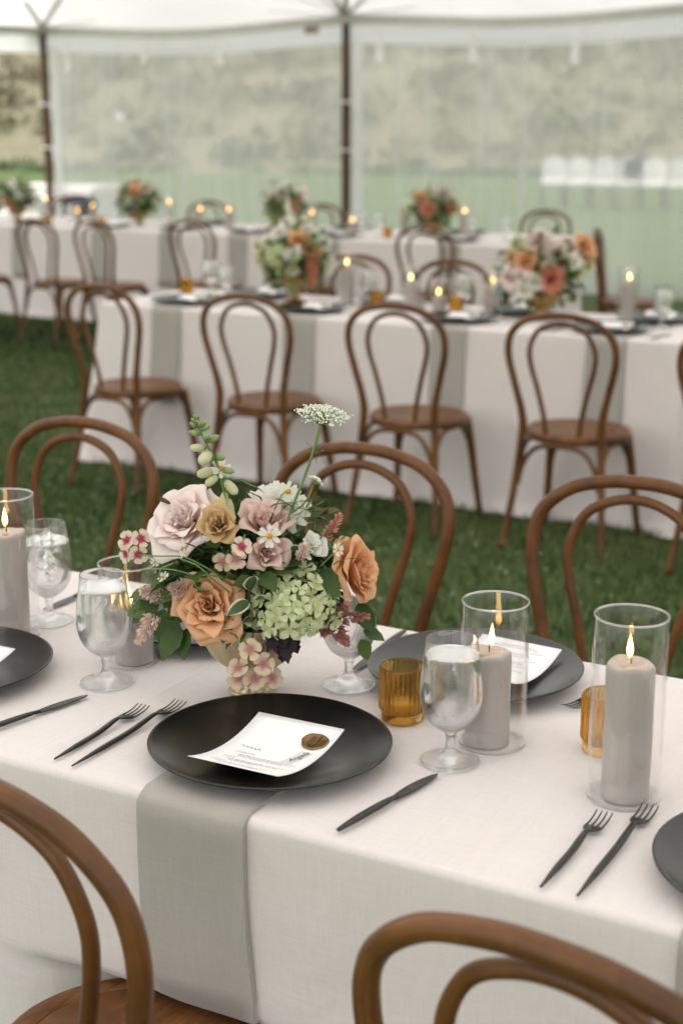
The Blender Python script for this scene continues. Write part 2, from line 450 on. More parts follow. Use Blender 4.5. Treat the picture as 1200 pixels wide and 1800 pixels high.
def terrain():
    xs = np.concatenate([np.linspace(-260, -60, 14), np.linspace(-56, 40, 60), np.linspace(48, 260, 14)])
    ys = np.concatenate([np.linspace(-120, -8, 10), np.linspace(-4, 36, 24), np.linspace(37, 110, 80), np.linspace(115, 330, 16)])
    V = []; rs = np.random.RandomState(3)
    ph = rs.rand(12) * 6.28
    for y in ys:
        for x in xs:
            base = 43 + 3.0 * math.sin(x * .06 + ph[0]) + 1.5 * math.sin(x * .17 + ph[1]) + .25 * (x + 20)
            d = y - base
            z = 0
            if d > 0:
                z = .33 * d * min(1, d / 4) * (1 if d < 60 else 60 / d)
                z += min(1, d / 6) * (.5 * math.sin(x * .23 + y * .11 + ph[2]) + .35 * math.sin(x * .51 - y * .4 + ph[3]) + .5 * math.sin(x * .08 + y * .2 + ph[4]))
            V.append((x, y, z))
    return xs, ys, V
xs, ys, V = terrain()
F = grid_faces(len(xs), len(ys))
Zt = np.array([v[2] for v in V]).reshape(len(ys), len(xs))
flat = [f for f in F if max(V[i][2] for i in f) <= 1e-6]
up = [f for f in F if max(V[i][2] for i in f) > 1e-6]
def sub(name, fs, mat):
    used = sorted({i for f in fs for i in f}); mp = {k: j for j, k in enumerate(used)}
    return mk(name, [V[i] for i in used], [tuple(mp[i] for i in f) for f in fs], mat)
ob('lawn', sub('lawn', flat, 'lawn'), kind='structure')
ob('hillside', sub('hillside', up, 'hill'), kind='structure')

def ground_z(x, y):
    i = int(np.clip(np.searchsorted(xs, x) - 1, 0, len(xs) - 2)); j = int(np.clip(np.searchsorted(ys, y) - 1, 0, len(ys) - 2))
    a = (x - xs[i]) / (xs[i + 1] - xs[i]); b = (y - ys[j]) / (ys[j + 1] - ys[j])
    return (Zt[j, i] * (1 - a) + Zt[j, i + 1] * a) * (1 - b) + (Zt[j + 1, i] * (1 - a) + Zt[j + 1, i + 1] * a) * b

# grass blades inside the tent, where the camera sees the turf close up
def grass(name, n, region, hmin, hmax, w, seed):
    rs = np.random.RandomState(seed)
    P = []
    while sum(len(p) for p in P) < n:
        x = rs.uniform(-13, 3.5, 60000); y = rs.uniform(1.0, 14.0, 60000)
        ok = region(x, y)
        P.append(np.stack([x[ok], y[ok]], 1))
    P = np.concatenate(P)[:n]
    tuft = np.sin(P[:, 0] * 5.1 + np.sin(P[:, 1] * 3.3) * 2) * np.sin(P[:, 1] * 4.7 + np.sin(P[:, 0] * 2.9) * 2)
    h = rs.uniform(hmin, hmax, n) * (1 + .35 * tuft)
    a = rs.rand(n) * 2 * PI; ln = rs.uniform(.1, .9, n) * h; la = rs.rand(n) * 2 * PI
    wd = w * rs.uniform(.6, 1.3, n)
    dx, dy = np.cos(a) * wd, np.sin(a) * wd
    lx, ly = np.cos(la) * ln, np.sin(la) * ln
    v = np.zeros((n, 5, 3), dtype=np.float32)
    v[:, 0] = np.stack([P[:, 0] - dx, P[:, 1] - dy, np.zeros(n)], 1)
    v[:, 1] = np.stack([P[:, 0] + dx, P[:, 1] + dy, np.zeros(n)], 1)
    v[:, 2] = np.stack([P[:, 0] + dx * .8 + lx * .35, P[:, 1] + dy * .8 + ly * .35, h * .6], 1)
    v[:, 3] = np.stack([P[:, 0] - dx * .8 + lx * .35, P[:, 1] - dy * .8 + ly * .35, h * .6], 1)
    v[:, 4] = np.stack([P[:, 0] + lx, P[:, 1] + ly, h], 1)
    me = bpy.data.meshes.new(name)
    me.vertices.add(n * 5); me.vertices.foreach_set('co', v.ravel())
    base = (np.arange(n) * 5)[:, None]
    loops = np.concatenate([base + np.array([[0, 1, 2, 3]]), base + np.array([[3, 2, 4]])], 1).ravel()
    me.loops.add(n * 7); me.loops.foreach_set('vertex_index', loops.astype(np.int32))
    starts = np.stack([np.arange(n) * 7, np.arange(n) * 7 + 4], 1).ravel()
    me.polygons.add(n * 2); me.polygons.foreach_set('loop_start', starts.astype(np.int32))
    ul = me.uv_layers.new(name='UVMap')
    patch = np.sin(P[:, 0] * 1.3 + 2 * np.sin(P[:, 1] * .9)) * np.sin(P[:, 1] * 1.7 + np.sin(P[:, 0] * 1.1))
    tone = np.clip(.47 + .22 * tuft + .27 * patch + rs.normal(0, .22, n), 0, 1)
    uv = np.zeros((n, 7, 2), dtype=np.float32); uv[:, :, 0] = tone[:, None]
    ul.data.foreach_set('uv', uv.ravel())
    me.materials.append(M['grass']); me.update(); me.validate()
    return ob(name, me, kind='stuff', label='short mown green grass of the lawn under the tent', cat='grass')
def in_view(x, y):
    fx = -math.sin(YAW) * x + math.cos(YAW) * y; rx = math.cos(YAW) * x + math.sin(YAW) * y
    return (fx > 1.5) & (np.abs(rx) < .42 * fx + .6)
grass('grass', 250000, lambda x, y: in_view(x, y) & (y > 2.1) & (y < 10.5), .018, .045, .0022, 5)

rs0 = random.Random(77); g = G()
for _ in range(1500):
    y = rs0.uniform(2.3, 9.5); x = -math.tan(YAW) * y + rs0.uniform(-.32, .32) * y
    a = rs0.random() * 6; q = rs0.uniform(.003, .008); z = rs0.uniform(.02, .042); c_, s_ = math.cos(a) * q, math.sin(a) * q
    g.add([(x - c_, y - s_, z), (x + s_ * .5, y - c_ * .5, z + .002), (x + c_, y + s_, z + .001), (x - s_ * .5, y + c_ * .5, z + .003)], [(0, 1, 2, 3)])
ob('clover_heads', g.mesh('clover_heads', 'lace', False), kind='stuff', label='tiny white clover heads and clippings in the lawn', cat='clover')

def clump(g, rs, c, r, h, n, lw):
    for _ in range(n):
        a = rs.random() * 2 * PI; q = rs.random() ** .5
        p = Vector((c[0] + math.cos(a) * r * q, c[1] + math.sin(a) * r * q, c[2] + h * rs.random() * (1.05 - q * .6)))
        u = Vector((rs.gauss(0, 1), rs.gauss(0, 1), rs.gauss(0, .5))).normalized() * lw * rs.uniform(.5, 1.2)
        w = Vector((rs.gauss(0, .5), rs.gauss(0, .5), 1)).normalized() * lw * rs.uniform(.5, 1.6)
        t = rs.random()
        g.add([p - u * .5, p + u * .5, p + w + u * .2, p + w * .9 - u * .3], [(0, 1, 2, 3)], [(.3, t), (.7, t), (.6, t), (.4, t)])
rs = random.Random(11)
for nm, mt, cnt, lab in (('dry_brush', 'brush', 1250, 'tan dry brush covering the far hillside'), ('olive_brush', 'brushg', 1250, 'olive green brush scattered over the far hillside')):
    g = G()
    for _ in range(cnt):
        y = rs.uniform(44, 100); x = -math.tan(YAW) * y + rs.uniform(-.62, .62) * y
        z = ground_z(x, y)
        if z < .3: continue
        r = rs.uniform(.35, 1.1); clump(g, rs, (x, y, z - .15), r, r * rs.uniform(.6, 1.3), 30, r * .3)
    ob(nm, g.mesh(nm, mt, False), kind='stuff', label=lab, cat='brush')
g = G()
for _ in range(420):
    x = rs.uniform(-62, 16); y = 43 + 3 * math.sin(x * .06 + np.random.RandomState(3).rand(12)[0] * 6.28) + .25 * (x + 20) + rs.uniform(-.8, 2.2)
    clump(g, rs, (x, y, max(0, ground_z(x, y)) - .1), rs.uniform(.3, .7), rs.uniform(.15, .4), 26, .16)
ob('verge_plants', g.mesh('verge_plants', 'hedge', False), kind='stuff', label='dark green weedy verge at the foot of the hill', cat='plants')

# ------------------------------------------------------------------ tent
def canopy_z(x, y):
    dx = min(x - TX0, TX1 - x); dy = min(y - TY0, TY1 - y)
    d = -math.log(math.exp(-dx * 1.2) + math.exp(-dy * 1.2)) / 1.2
    d = max(0, d + .58 * math.exp(-abs(dx - dy) * 1.2) * math.exp(-min(dx, dy) * 3))
    bay = 3.85
    sag = .07 * (math.sin(PI * (x + 7.46) / bay) ** 2 if dy < dx else math.sin(PI * (y - TY1) / 4.0) ** 2) * math.exp(-max(0, min(dx, dy)) * 1.0)
    return 2.57 + .62 * max(0, min(dx, dy)) / (1 + .075 * max(0, min(dx, dy))) - sag
def canopy_mesh():
    gx = np.unique(np.concatenate([np.linspace(TX0, TX0 + 2, 12), np.linspace(TX0 + 2, TX1, 60)]))
    gy = np.unique(np.concatenate([np.linspace(TY0, TY1 - 2, 50), np.linspace(TY1 - 2, TY1, 12)]))
    v = [(x, y, canopy_z(x, y)) for y in gy for x in gx]
    return mk('canopy', v, grid_faces(len(gx), len(gy)), 'canopy')
tent = ob('frame_tent', None, None, (0, 0, 0), label='white sailcloth marquee with clear vinyl walls and dark wooden side poles', cat='tent')
ob('canopy', canopy_mesh(), tent)
def strip(p0, p1, z0, z1, off, mat, name, n=60, wave=0.0, zf0=None):
    """hanging band along p0-p1 from height z0 down to z1"""
    v = []; p0 = Vector(p0); p1 = Vector(p1); nv = 5; uv = []
    nrm = Vector((-(p1 - p0).y, (p1 - p0).x, 0)).normalized()
    for j in range(nv):
        for i in range(n + 1):
            t = i / n; p = p0.lerp(p1, t)
            za = zf0(p.x, p.y) if zf0 else z0
            z = za + (z1 - z0) * j / (nv - 1)
            w = wave * math.sin(t * 37 + j * .4) * j / nv
            v.append((p.x + nrm.x * (off + w), p.y + nrm.y * (off + w), z)); uv.append((t, j / nv))
    return mk(name, v, grid_faces(n + 1, nv), mat, uv)
ez = lambda x, y: canopy_z(x, y) - .012
for nm, a, b in (('valance', (TX0, TY1 - .02, 0), (TX1, TY1 - .02, 0)), ('valance', (TX0 + .02, TY0, 0), (TX0 + .02, TY1, 0))):
    ob(nm, strip(a, b, 2.50, 2.32, 0, 'valance', nm, 90, .008, lambda x, y: canopy_z(x, y) - .075), tent)
    ob('eave_webbing', strip(a, b, 2.56, 2.47, -.03, 'webb', 'eave_webbing', 90, 0, lambda x, y: canopy_z(x, y) + .01), tent)
# clear wall panels (each between two seams)
def panel(p0, p1, name):
    v = []; uv = []; p0 = Vector(p0); p1 = Vector(p1); L = (p1 - p0).length; n = max(8, int(L * 8)); nv = 14
    nrm = Vector((-(p1 - p0).y, (p1 - p0).x, 0)).normalized(); ph = rnd.random() * 6
    for j in range(nv):
        for i in range(n + 1):
            t = i / n; p = p0.lerp(p1, t); z = .02 + 2.36 * j / (nv - 1)
            q = .03 * math.sin(t * L * 3.1 + ph + z * 1.3) + .018 * math.sin(t * L * 7.7 - z * 2.1 + ph) + .02 * math.sin(z * 3 + t * 4)
            q *= math.sin(PI * t) ** .4
            v.append((p.x + nrm.x * q, p.y + nrm.y * q, z)); uv.append((t, z))
    return mk(name, v, grid_faces(n + 1, nv), 'vinyl', uv)
seams = [-11.24, -9.46, -7.46, -5.60, -3.7, -1.8, .1, 2.0, 4.0, 6.0, 8.0]
WY = TY1 + .06
for a, b in zip(seams[:5], seams[1:6]):
    ob('clear_panel', panel((a, WY, 0), (b, WY, 0), 'clear_panel'), tent)
for x in seams[1:5]:
    if x != -7.46: ob('seam_tape', mk('seam_tape', *box(x, WY - .05, 1.2, .045, .004, 2.34)[:2], 'vinyl', smooth=False), tent)
# side poles
def pole_mesh(h): return G().add(*sweep([Vector((0, 0, z)) for z in np.linspace(0, h, 14)], lambda t: .047 - .012 * abs(t - .5), 14)).mesh('pole', 'pole')
pm = pole_mesh(2.52)
strapm = G().add(*sweep([Vector((.058 * math.cos(a), .058 * math.sin(a), 0)) for a in np.linspace(0, 2 * PI, 20, endpoint=False)], .012, 6, True)).add(*sweep(spline([(.05, 0, 0), (.1, -.02, -.05), (.12, -.03, -.2)]), .012, 6)).mesh('tie_strap', 'white')
for x, y in ((-11.24, TY1 - .06), (-7.46, TY1 - .06), (-3.6, TY1 - .06), (.25, TY1 - .06), (TX0 + .06, 9.6), (TX0 + .06, 5.7)):
    p = ob('pole', pm, tent, (x, y, 0))
    if y > 13:
        side = .10
        ob('pole_cover', strip((x + .05, y + .03, 0), (x + .17, y + .03, 0), 2.40, .03, 0, 'valance', 'pole_cover', 6), tent)
        for z in (1.32, 1.78): ob('tie_strap', strapm, p, (0, 0, z))
        g = G()
        for k in range(7):
            a = R(-170 + k * 27)
            pts = [(x + math.cos(a) * q, y + math.sin(a) * q, canopy_z(np.clip(x + math.cos(a) * q, TX0, TX1), min(TY1, y + math.sin(a) * q)) - .02) for q in (0.02, .25, .5, .8)]
            g.add(*sweep(spline(pts, 3), .03, 6, flat=.2))
        ob('reinforcement_webbing', g.mesh('reinforcement_webbing', 'webb'), tent)
# window-roll straps hanging from the valance
sm_strap = G().add(*box(0, 0, -.15, .075, .008, .30)).add(*box(0, -.006, -.285, .085, .012, .05)).mesh('hanging_strap', 'strap', False)
for x, y, s_ in ((-10.91, WY - .14, 1.0), (-9.9, WY - .12, .7), (-8.95, WY - .12, .85), (-7.09, WY - .12, .9), (-6.11, WY - .14, 1), (-5.08, WY - .14, 1.05)):
    ob('hanging_strap', sm_strap, tent, (x, y, 2.42), (R(rnd.uniform(-4, 4)), R(rnd.uniform(-5, 5)), 0), (1, 1, s_))
for y in (12.6, 11.5): ob('hanging_strap', sm_strap, tent, (TX0 + .12, y, 2.42), (0, R(5), PI / 2))
ob('maker_label', mk('maker_label', *box(-7.85, TY1 - .06, 2.47, .16, .006, .07)[:2], 'tag_brown', smooth=False), tent)
# guy ropes with white ratchet straps outside the wall
for x, dx in ((-11.2, .9), (-7.5, -.9)):
    top = Vector((x + (.35 if dx > 0 else 0), TY1 + .1, 2.38)); bot = Vector((x + dx * 1.2 if dx < 0 else -11.0, TY1 + 2.4, 0.02))
    g = G().add(*sweep([top.lerp(bot, t) for t in np.linspace(0, 1, 8)], .008, 6))
    r_ = ob('guy_rope', g.mesh('guy_rope', 'white'), tent)
    if dx > 0:
        a, b = top.lerp(bot, .30), top.lerp(bot, .46)
        ob('ratchet_strap', G().add(*sweep([a.lerp(b, t) for t in np.linspace(0, 1, 4)], .055, 8, flat=.4)).mesh('ratchet_strap', 'strap'), r_)

# ------------------------------------------------------------------ tablecloths
def skirt_o(dep, flare): return .012 + flare * max(0, dep / .74) ** 1.15
def cloth(name, x0, x1, y0, y1, top, flare, seed, amp, label, group, dents=()):
    rs = random.Random(seed); r = .012
    ax0, ax1, ay0, ay1 = x0 + r, x1 - r, y0 + r, y1 - r
    nx, ny = max(20, int((x1 - x0) / .06)), max(10, int((y1 - y0) / .06))
    xsn = np.linspace(ax0, ax1, nx); ysn = np.linspace(ay0, ay1, ny)
    v = []; f = []
    for y in ysn:
        for x in xsn:
            v.append((x, y, top + .0012 * math.sin(x * 7 + seed) * math.sin(y * 9 + 1)))
    f += grid_faces(nx, ny)
    # boundary loop with normals; corners fan out
    B = []
    def run(idx, n): 
        for i in idx: B.append((i, n))
    K = 9
    run([i for i in range(nx)], (0, -1))
    for k in range(1, K): B.append((nx - 1, (math.sin(PI / 2 * k / K), -math.cos(PI / 2 * k / K))))
    run([j * nx + nx - 1 for j in range(ny)], (1, 0))
    for k in range(1, K): B.append((ny * nx - 1, (math.cos(PI / 2 * k / K), math.sin(PI / 2 * k / K))))
    run([(ny - 1) * nx + i for i in range(nx - 1, -1, -1)], (0, 1))
    for k in range(1, K): B.append(((ny - 1) * nx, (-math.sin(PI / 2 * k / K), math.cos(PI / 2 * k / K))))
    run([j * nx for j in range(ny - 1, -1, -1)], (-1, 0))
    for k in range(1, K): B.append((0, (-math.cos(PI / 2 * k / K), -math.sin(PI / 2 * k / K))))
    # arc length and distance to nearest corner
    n = len(B); rows = []
    prof = [(r * math.sin(a), r * (1 - math.cos(a))) for a in (R(25), R(50), R(75), R(90))]
    deps = [.03, .06, .1, .15, .2, .25, .272, .284, .294, .306, .325, .36, .44, .5, .56, .62, .67, .71, top - .012]
    first = len(v)
    for q in range(len(prof) + len(deps)):
        for (i, nn) in B:
            bx, by, _ = v[i]
            s = bx * 1.0 + by * 1.3
            cd = min(math.hypot(bx - cx_, by - cy_) for cx_ in (ax0, ax1) for cy_ in (ay0, ay1))
            cornerness = math.exp(-cd / .10)
            diag = abs(nn[0] * nn[1]) * 2
            if q < len(prof): o, dp = prof[q]
            else:
                dp = deps[q - len(prof)]
                t = dp / .74
                o = skirt_o(dp, flare * (.3 + .7 * abs(nn[1])))
                o += amp * t ** 1.2 * (math.sin(s * 6.3 + seed) + .6 * math.sin(s * 14.1 + seed * 2))
                o += cornerness * t * (.022 * math.cos(cd * 60) + .006) + diag * t * .02
                o += .006 * t * math.sin(s * 31 + dp * 9)
                if nn == (0, -1):        # chair seats pushed in under the edge press the cloth inwards
                    for xc, hw, dd in dents: o -= dd * math.exp(-((bx - xc) / hw) ** 4) / (1 + math.exp(-(dp - .297) / .004))
                if q == len(prof) + len(deps) - 1: o += .01 + .012 * math.sin(s * 9)
            v.append((bx + nn[0] * o, by + nn[1] * o, top - dp if dp < top else .01))
        a = first + q * n
        if q == 0:
            for k in range(n):
                k2 = (k + 1) % n; i, j = B[k][0], B[k2][0]
                if i == j: f.append((i, a + k, a + k2))
                else: f.append((i, a + k, a + k2, j))
        else:
            for k in range(n):
                k2 = (k + 1) % n; f.append((a - n + k, a + k, a + k2, a - n + k2))
    return ob(name, mk(name, v, f, 'cloth'), label=label, cat='tablecloth', group=group)
TOP = .75
T1 = (-2.35, .45, 1.40, 2.13); T2 = (-4.47, -1.67, 5.66, 6.42); T3 = (-9.7, -4.08, 9.80, 10.92)
cloth('tablecloth', *T1, TOP, -.03, 3, .0045, 'ivory linen cloth on the nearest long table, hanging to the grass', 'long ivory tablecloths', ((-1.01, .20, .105), (-.36, .22, .09)))
cloth('tablecloth', *T2, TOP, .08, 8, .010, 'ivory linen cloth on the middle table with four chairs along it', 'long ivory tablecloths')
cloth('tablecloth', *T3, TOP, .06, 5, .008, 'ivory linen cloth on the farthest long table by the clear wall', 'long ivory tablecloths')

# ------------------------------------------------------------------ bentwood chairs
def chair_parts():
    def mirror(p): return [(-x, y, z) for x, y, z in p][::-1]
    half = [(.200, -.250, 0), (.176, -.205, .20), (.156, -.178, .43), (.158, -.180, .52), (.184, -.193, .63), (.207, -.205, .735), (.196, -.216, .815), (.140, -.225, .868), (.065, -.2285, .890)]
    hoop = spline(half + [(0, -.2295, .8945)] + mirror(half), 7)
    def hr(t):
        d = abs(t - .5) * 2
        return .0137 if d < .6 else .0137 + .0035 * math.sin(PI * min(1, (d - .6) / .3) / 2) - (.006 * max(0, d - .75) / .25)
    P = [('back_hoop', G().add(*sweep(hoop, hr, 12)).mesh('back_hoop', 'wood'))]
    half = [(.064, -.168, .43), (.074, -.172, .51), (.100, -.182, .62), (.122, -.192, .70), (.126, -.200, .765), (.098, -.208, .826), (.05, -.2125, .855)]
    inner = spline(half + [(0, -.2135, .8635)] + mirror(half), 7)
    P.append(('inner_hoop', G().add(*sweep(inner, .0100, 10)).mesh('inner_hoop', 'wood')))
    # seat: rounded trapezoid rim with a set-in dished panel
    def out(a, k=1.0):
        c, s = math.cos(a), math.sin(a)
        w = .203 + .012 * s
        return (w * k * c * (1 - .03 * abs(s * c)), .192 * k * s - .006, 0)
    N = 56; v = []; uv = []
    rings = [(k_, z_ - .03) for k_, z_ in ((.80, .452), (.97, .440), (1.0, .447), (1.005, .460), (.99, .470), (.955, .4745), (.83, .4745), (.822, .4715))]
    for k, z in rings:
        for i in range(N):
            p = out(2 * PI * i / N, k); v.append((p[0], p[1], z)); uv.append((p[0] * 2, p[1] * 2))
    f = grid_faces(N, len(rings), True); f.append(tuple(range(N))[::-1])
    rim = mk('seat_rim', v, f, 'seat', uv)
    v = []; uv = []
    for k, z in ((.822, .4412), (.81, .4440), (.6, .4422), (.35, .4405), (.12, .440)):
        for i in range(N):
            p = out(2 * PI * i / N, k); v.append((p[0], p[1], z)); uv.append((p[0] * 2, p[1] * 2))
    f = grid_faces(N, 5, True); f.append(tuple(4 * N + i for i in range(N)))
    P.append(('seat', rim, (0, 0, 0), (0, 0, 0), [('seat_panel', mk('seat_panel', v, f, 'seat', uv))]))
    for s in (-1, 1):
        leg = spline([(s * .152, .125, .418), (s * .165, .146, .30), (s * .182, .172, .12), (s * .194, .190, 0)], 5)
        P.append(('leg', G().add(*sweep(leg, lambda t: .0195 - .007 * t, 10)).mesh('leg', 'wood')))
    # bent braces between the legs
    def arch(a, b, h):
        a, b = Vector(a), Vector(b); m = [a, a.lerp(b, .07) + Vector((0, 0, h * .55)), a.lerp(b, .22) + Vector((0, 0, h * .93)), a.lerp(b, .5) + Vector((0, 0, h)),
                                          a.lerp(b, .78) + Vector((0, 0, h * .93)), a.lerp(b, .93) + Vector((0, 0, h * .55)), b]
        return spline(m, 5)
    rl, fl = (.160, -.196, .250), (.166, .152, .250)
    for a, b in ((rl, (-rl[0], rl[1], rl[2])), (fl, (-fl[0], fl[1], fl[2])), (rl, fl), ((-rl[0], rl[1], rl[2]), (-fl[0], fl[1], fl[2]))):
        P.append(('brace', G().add(*sweep(arch(a, b, .155), .0095, 8)).mesh('brace', 'wood')))
    return P
CH = chair_parts()
def chair(x, y, rz, label, group='bentwood chairs', h=1.0):
    return thing('bentwood_chair', CH, (x, y, 0), R(rz), label, 'chair', group)
# local: sitter faces +Y. near-side chairs rz=0, far-side chairs rz=180.  back top at local y=-0.23
chair(-1.01, 1.31, -8, 'bentwood chair at the front left edge, hoop cropped, seat showing at the bottom')
chair(-.36, 1.29, -8, 'bentwood chair closest to the camera at the bottom right, only its hoop top showing')
chair(-2.19, 2.47, 180, 'bentwood chair across the near table behind the leftmost tall candle')
chair(-1.485, 2.53, 180, 'bentwood chair across the near table right behind the large flower arrangement')
chair(-.875, 2.51, 180, 'bentwood chair across the near table behind the two right-hand candles')
chair(-4.03, 5.36, -6, 'leftmost bentwood chair on the near side of the middle table')
chair(-3.31, 5.34, 0, 'second bentwood chair from the left along the middle table')
chair(-2.63, 5.34, 0, 'third bentwood chair from the left along the middle table')
chair(-1.965, 5.36, 0, 'rightmost full bentwood chair on the near side of the middle table')
chair(-1.305, 5.33, 0, 'bentwood chair cut off by the right picture edge past the middle table corner')
chair(-3.83, 6.78, 180, 'bentwood chair across the middle table behind the tallest candle next to the gold urn')
chair(-3.245, 6.73, 180, 'bentwood chair across the middle table behind the three middle candles')
chair(-8.06, 8.80, -4, 'bentwood chair at the left picture edge before the farthest table')
chair(-7.32, 8.82, -8, 'bentwood chair second from left before the farthest table, pulled out')
chair(-6.80, 8.84, -12, 'bentwood chair third from left before the farthest table, pulled out')
chair(-6.26, 9.25, -6, 'bentwood chair before the farthest table, above the leftmost middle-table chair')
chair(-5.52, 9.35, 0, 'bentwood chair before the farthest table hidden behind the gold urn flowers')
chair(-4.50, 9.40, 0, 'rightmost bentwood chair before the farthest table, above the middle candles')
chair(-9.40, 11.25, 180, 'bentwood chair behind the farthest table with a navy jacket on it')
chair(-7.80, 11.27, 180, 'bentwood chair behind the farthest table between two candles')
chair(-6.62, 11.27, 180, 'bentwood chair behind the farthest table beside the wooden pole')
chair(-4.55, 11.27, 180, 'bentwood chair behind the right end of the farthest table')
chair(-3.22, 9.65, -76, 'bentwood chair seen edge-on standing past the right end of the farthest table')
chair(-2.41, 8.58, 165, 'bentwood chair at the right picture edge on the lawn behind the middle table')

# ------------------------------------------------------------------ tableware meshes
def plate_mesh():
    prof = [(.0001, .003), (.07, .003), (.074, .0), (.080, .0), (.083, .004), (.115, .009), (.145, .0165), (.158, .0225), (.1605, .0245), (.1600, .0262), (.157, .0262), (.145, .0215), (.115, .0135), (.085, .0085), (.05, .0068), (.0001, .0065)]
    return G().add(*lathe(sm(prof, 3), 72, lambda a, r, z: r * (1 + (.012 * math.sin(2 * a + .6) + .006 * math.sin(3 * a)) * min(1, r / .16) ** 2))).mesh('dinner_plate', 'black')
PL = plate_mesh()
FORK_TINE = G()
def fork_parts(L=.205):
    # lies along +Y, handle end at y=0, tines at y=L ; z up
    hy = L - .068
    path = spline([(0, 0, .0045), (0, hy * .3, .005), (0, hy * .7, .0055), (0, hy, .010), (0, hy + .012, .0085)], 6)
    g = G().add(*sweep(path, lambda t: (.0016 + .0034 * min(1, t * 3.2) if t < .6 else .005 - .0026 * (t - .6) / .4), 8, flat=.6))
    v = []
    for (y, w, z) in ((hy + .006, .0026, .0095), (hy + .013, .0065, .0075), (hy + .020, .0100, .0058), (hy + .028, .0112, .0048), (hy + .031, .0112, .0047)):
        for s, zz in ((-1, 0), (1, 0), (1, .0016), (-1, .0016)): v.append((s * w, y, z + zz - .0008))
    f = []
    for j in range(4):
        for k in range(4): f.append((j * 4 + k, j * 4 + (k + 1) % 4, j * 4 + 4 + (k + 1) % 4, j * 4 + 4 + k))
    f += [(0, 1, 2, 3)[::-1], (16, 17, 18, 19)]
    g.add(v, f)
    t = G().add(*sweep(spline([(0, 0, .0047), (0, .013, .0042), (0, .027, .0055), (0, L - hy - .03, .0085)], 4), lambda t: .00165 - .0008 * t, 6, flat=.7)).mesh('tine', 'steel')
    tines = [('tine', t, ((k - 1.5) * .0064, hy + .030, 0), (0, 0, R(-(k - 1.5) * .3))) for k in range(4)]
    return [('handle', g.mesh('fork_handle', 'steel'), (0, 0, 0), (0, 0, 0), tines)]
FK = {s: fork_parts(s) for s in (.205, .25)}
def knife_parts(L=.205):
    hy = L * .56
    path = spline([(0, 0, .005), (0, hy * .35, .006), (0, hy * .8, .006), (0, hy + .004, .0055)], 6)
    h = G().add(*sweep(path, lambda t: .0018 + .0040 * math.sin(PI * min(.86, .12 + t * .8)), 8, flat=.6)).mesh('knife_handle', 'steel')
    v = []; N = 14
    for i in range(N + 1):
        t = i / N; y = hy - .006 + (L - hy + .006) * t
        w1 = .003 + .0035 * math.sin(PI * min(1, t * 1.0)) * (1 - t * .2)            # spine side
        w0 = .003 + .0062 * math.sin(PI * min(1, .1 + t * .9)) if t < .93 else .003 + .0062 * math.sin(PI * min(1, .1 + t * .9))
        if i == N: w0 = w1 = .0006
        z = .0042
        for (x, zz) in ((-w0, -.0001), (w1, -.0010), (w1, .0010), (-w0, .0001)): v.append((x, y, z + zz))
    f = grid_faces(4, N + 1, True) + [(3, 2, 1, 0), tuple(N * 4 + k for k in range(4))]
    return [('handle', h), ('blade', mk('knife_blade', v, f, 'steel', smooth=False))]
KN = knife_parts()

GOB = [(.0001, .0018), (.020, .0012), (.036, .0004), (.0392, .0012), (.0390, .0026), (.034, .0042), (.022, .0070), (.012, .0120), (.0074, .019), (.0062, .026), (.0064, .034), (.0088, .0415), (.0170, .0475), (.0285, .0570), (.0370, .0720), (.0412, .0900), (.0413, .1060), (.0388, .130), (.0352, .153), (.0336, .1690)]
def goblet_parts(fill=True, ice=False):
    outer = sm(GOB, 3)
    inner = [(.0328, .1690), (.0344, .153), (.0380, .130), (.0404, .106), (.0403, .0900), (.0360, .073), (.0275, .0590), (.0160, .0500), (.0060, .0465), (.0001, .0458)]
    rim = [(.0336, .1697), (.0332, .1700), (.0329, .1697)]
    P = [('bowl_and_stem', G().add(*lathe(outer + rim + sm(inner, 3), 56)).mesh('goblet', 'glass'))]
    if fill:
        wl = .150 if not ice else .142
        pts = [(r + .0004, z) for r, z in sm(inner, 3) if z < wl]
        rt = np.interp(wl, [.130, .153], [.0384, .0348])
        w = [(.0001, wl - .0006), (rt * .9, wl - .0005), (rt, wl)] + pts
        P.append(('water', G().add(*lathe(w, 56)).mesh('water', 'water')))
    if ice:
        rs = random.Random(4)
        for k in range(9):
            v, f, _ = box(0, 0, 0, .020, .018, .022)
            mtx = Matrix.Translation((rs.uniform(-.016, .016), rs.uniform(-.016, .016), .085 + .0075 * k)) @ Euler((rs.random() * 6, rs.random() * 6, rs.random() * 6)).to_matrix().to_4x4()
            bm = bmesh.new(); vs = [bm.verts.new(mtx @ Vector(p)) for p in v]
            for q in f: bm.faces.new([vs[i] for i in q])
            bmesh.ops.bevel(bm, geom=bm.edges[:], offset=.003, segments=1, affect='EDGES')
            me = bpy.data.meshes.new('ice_cube'); bm.to_mesh(me); bm.free(); me.materials.append(M['ice'])
            P.append(('ice_cube', me))
    return P
GB = goblet_parts(); GBI = goblet_parts(True, True)
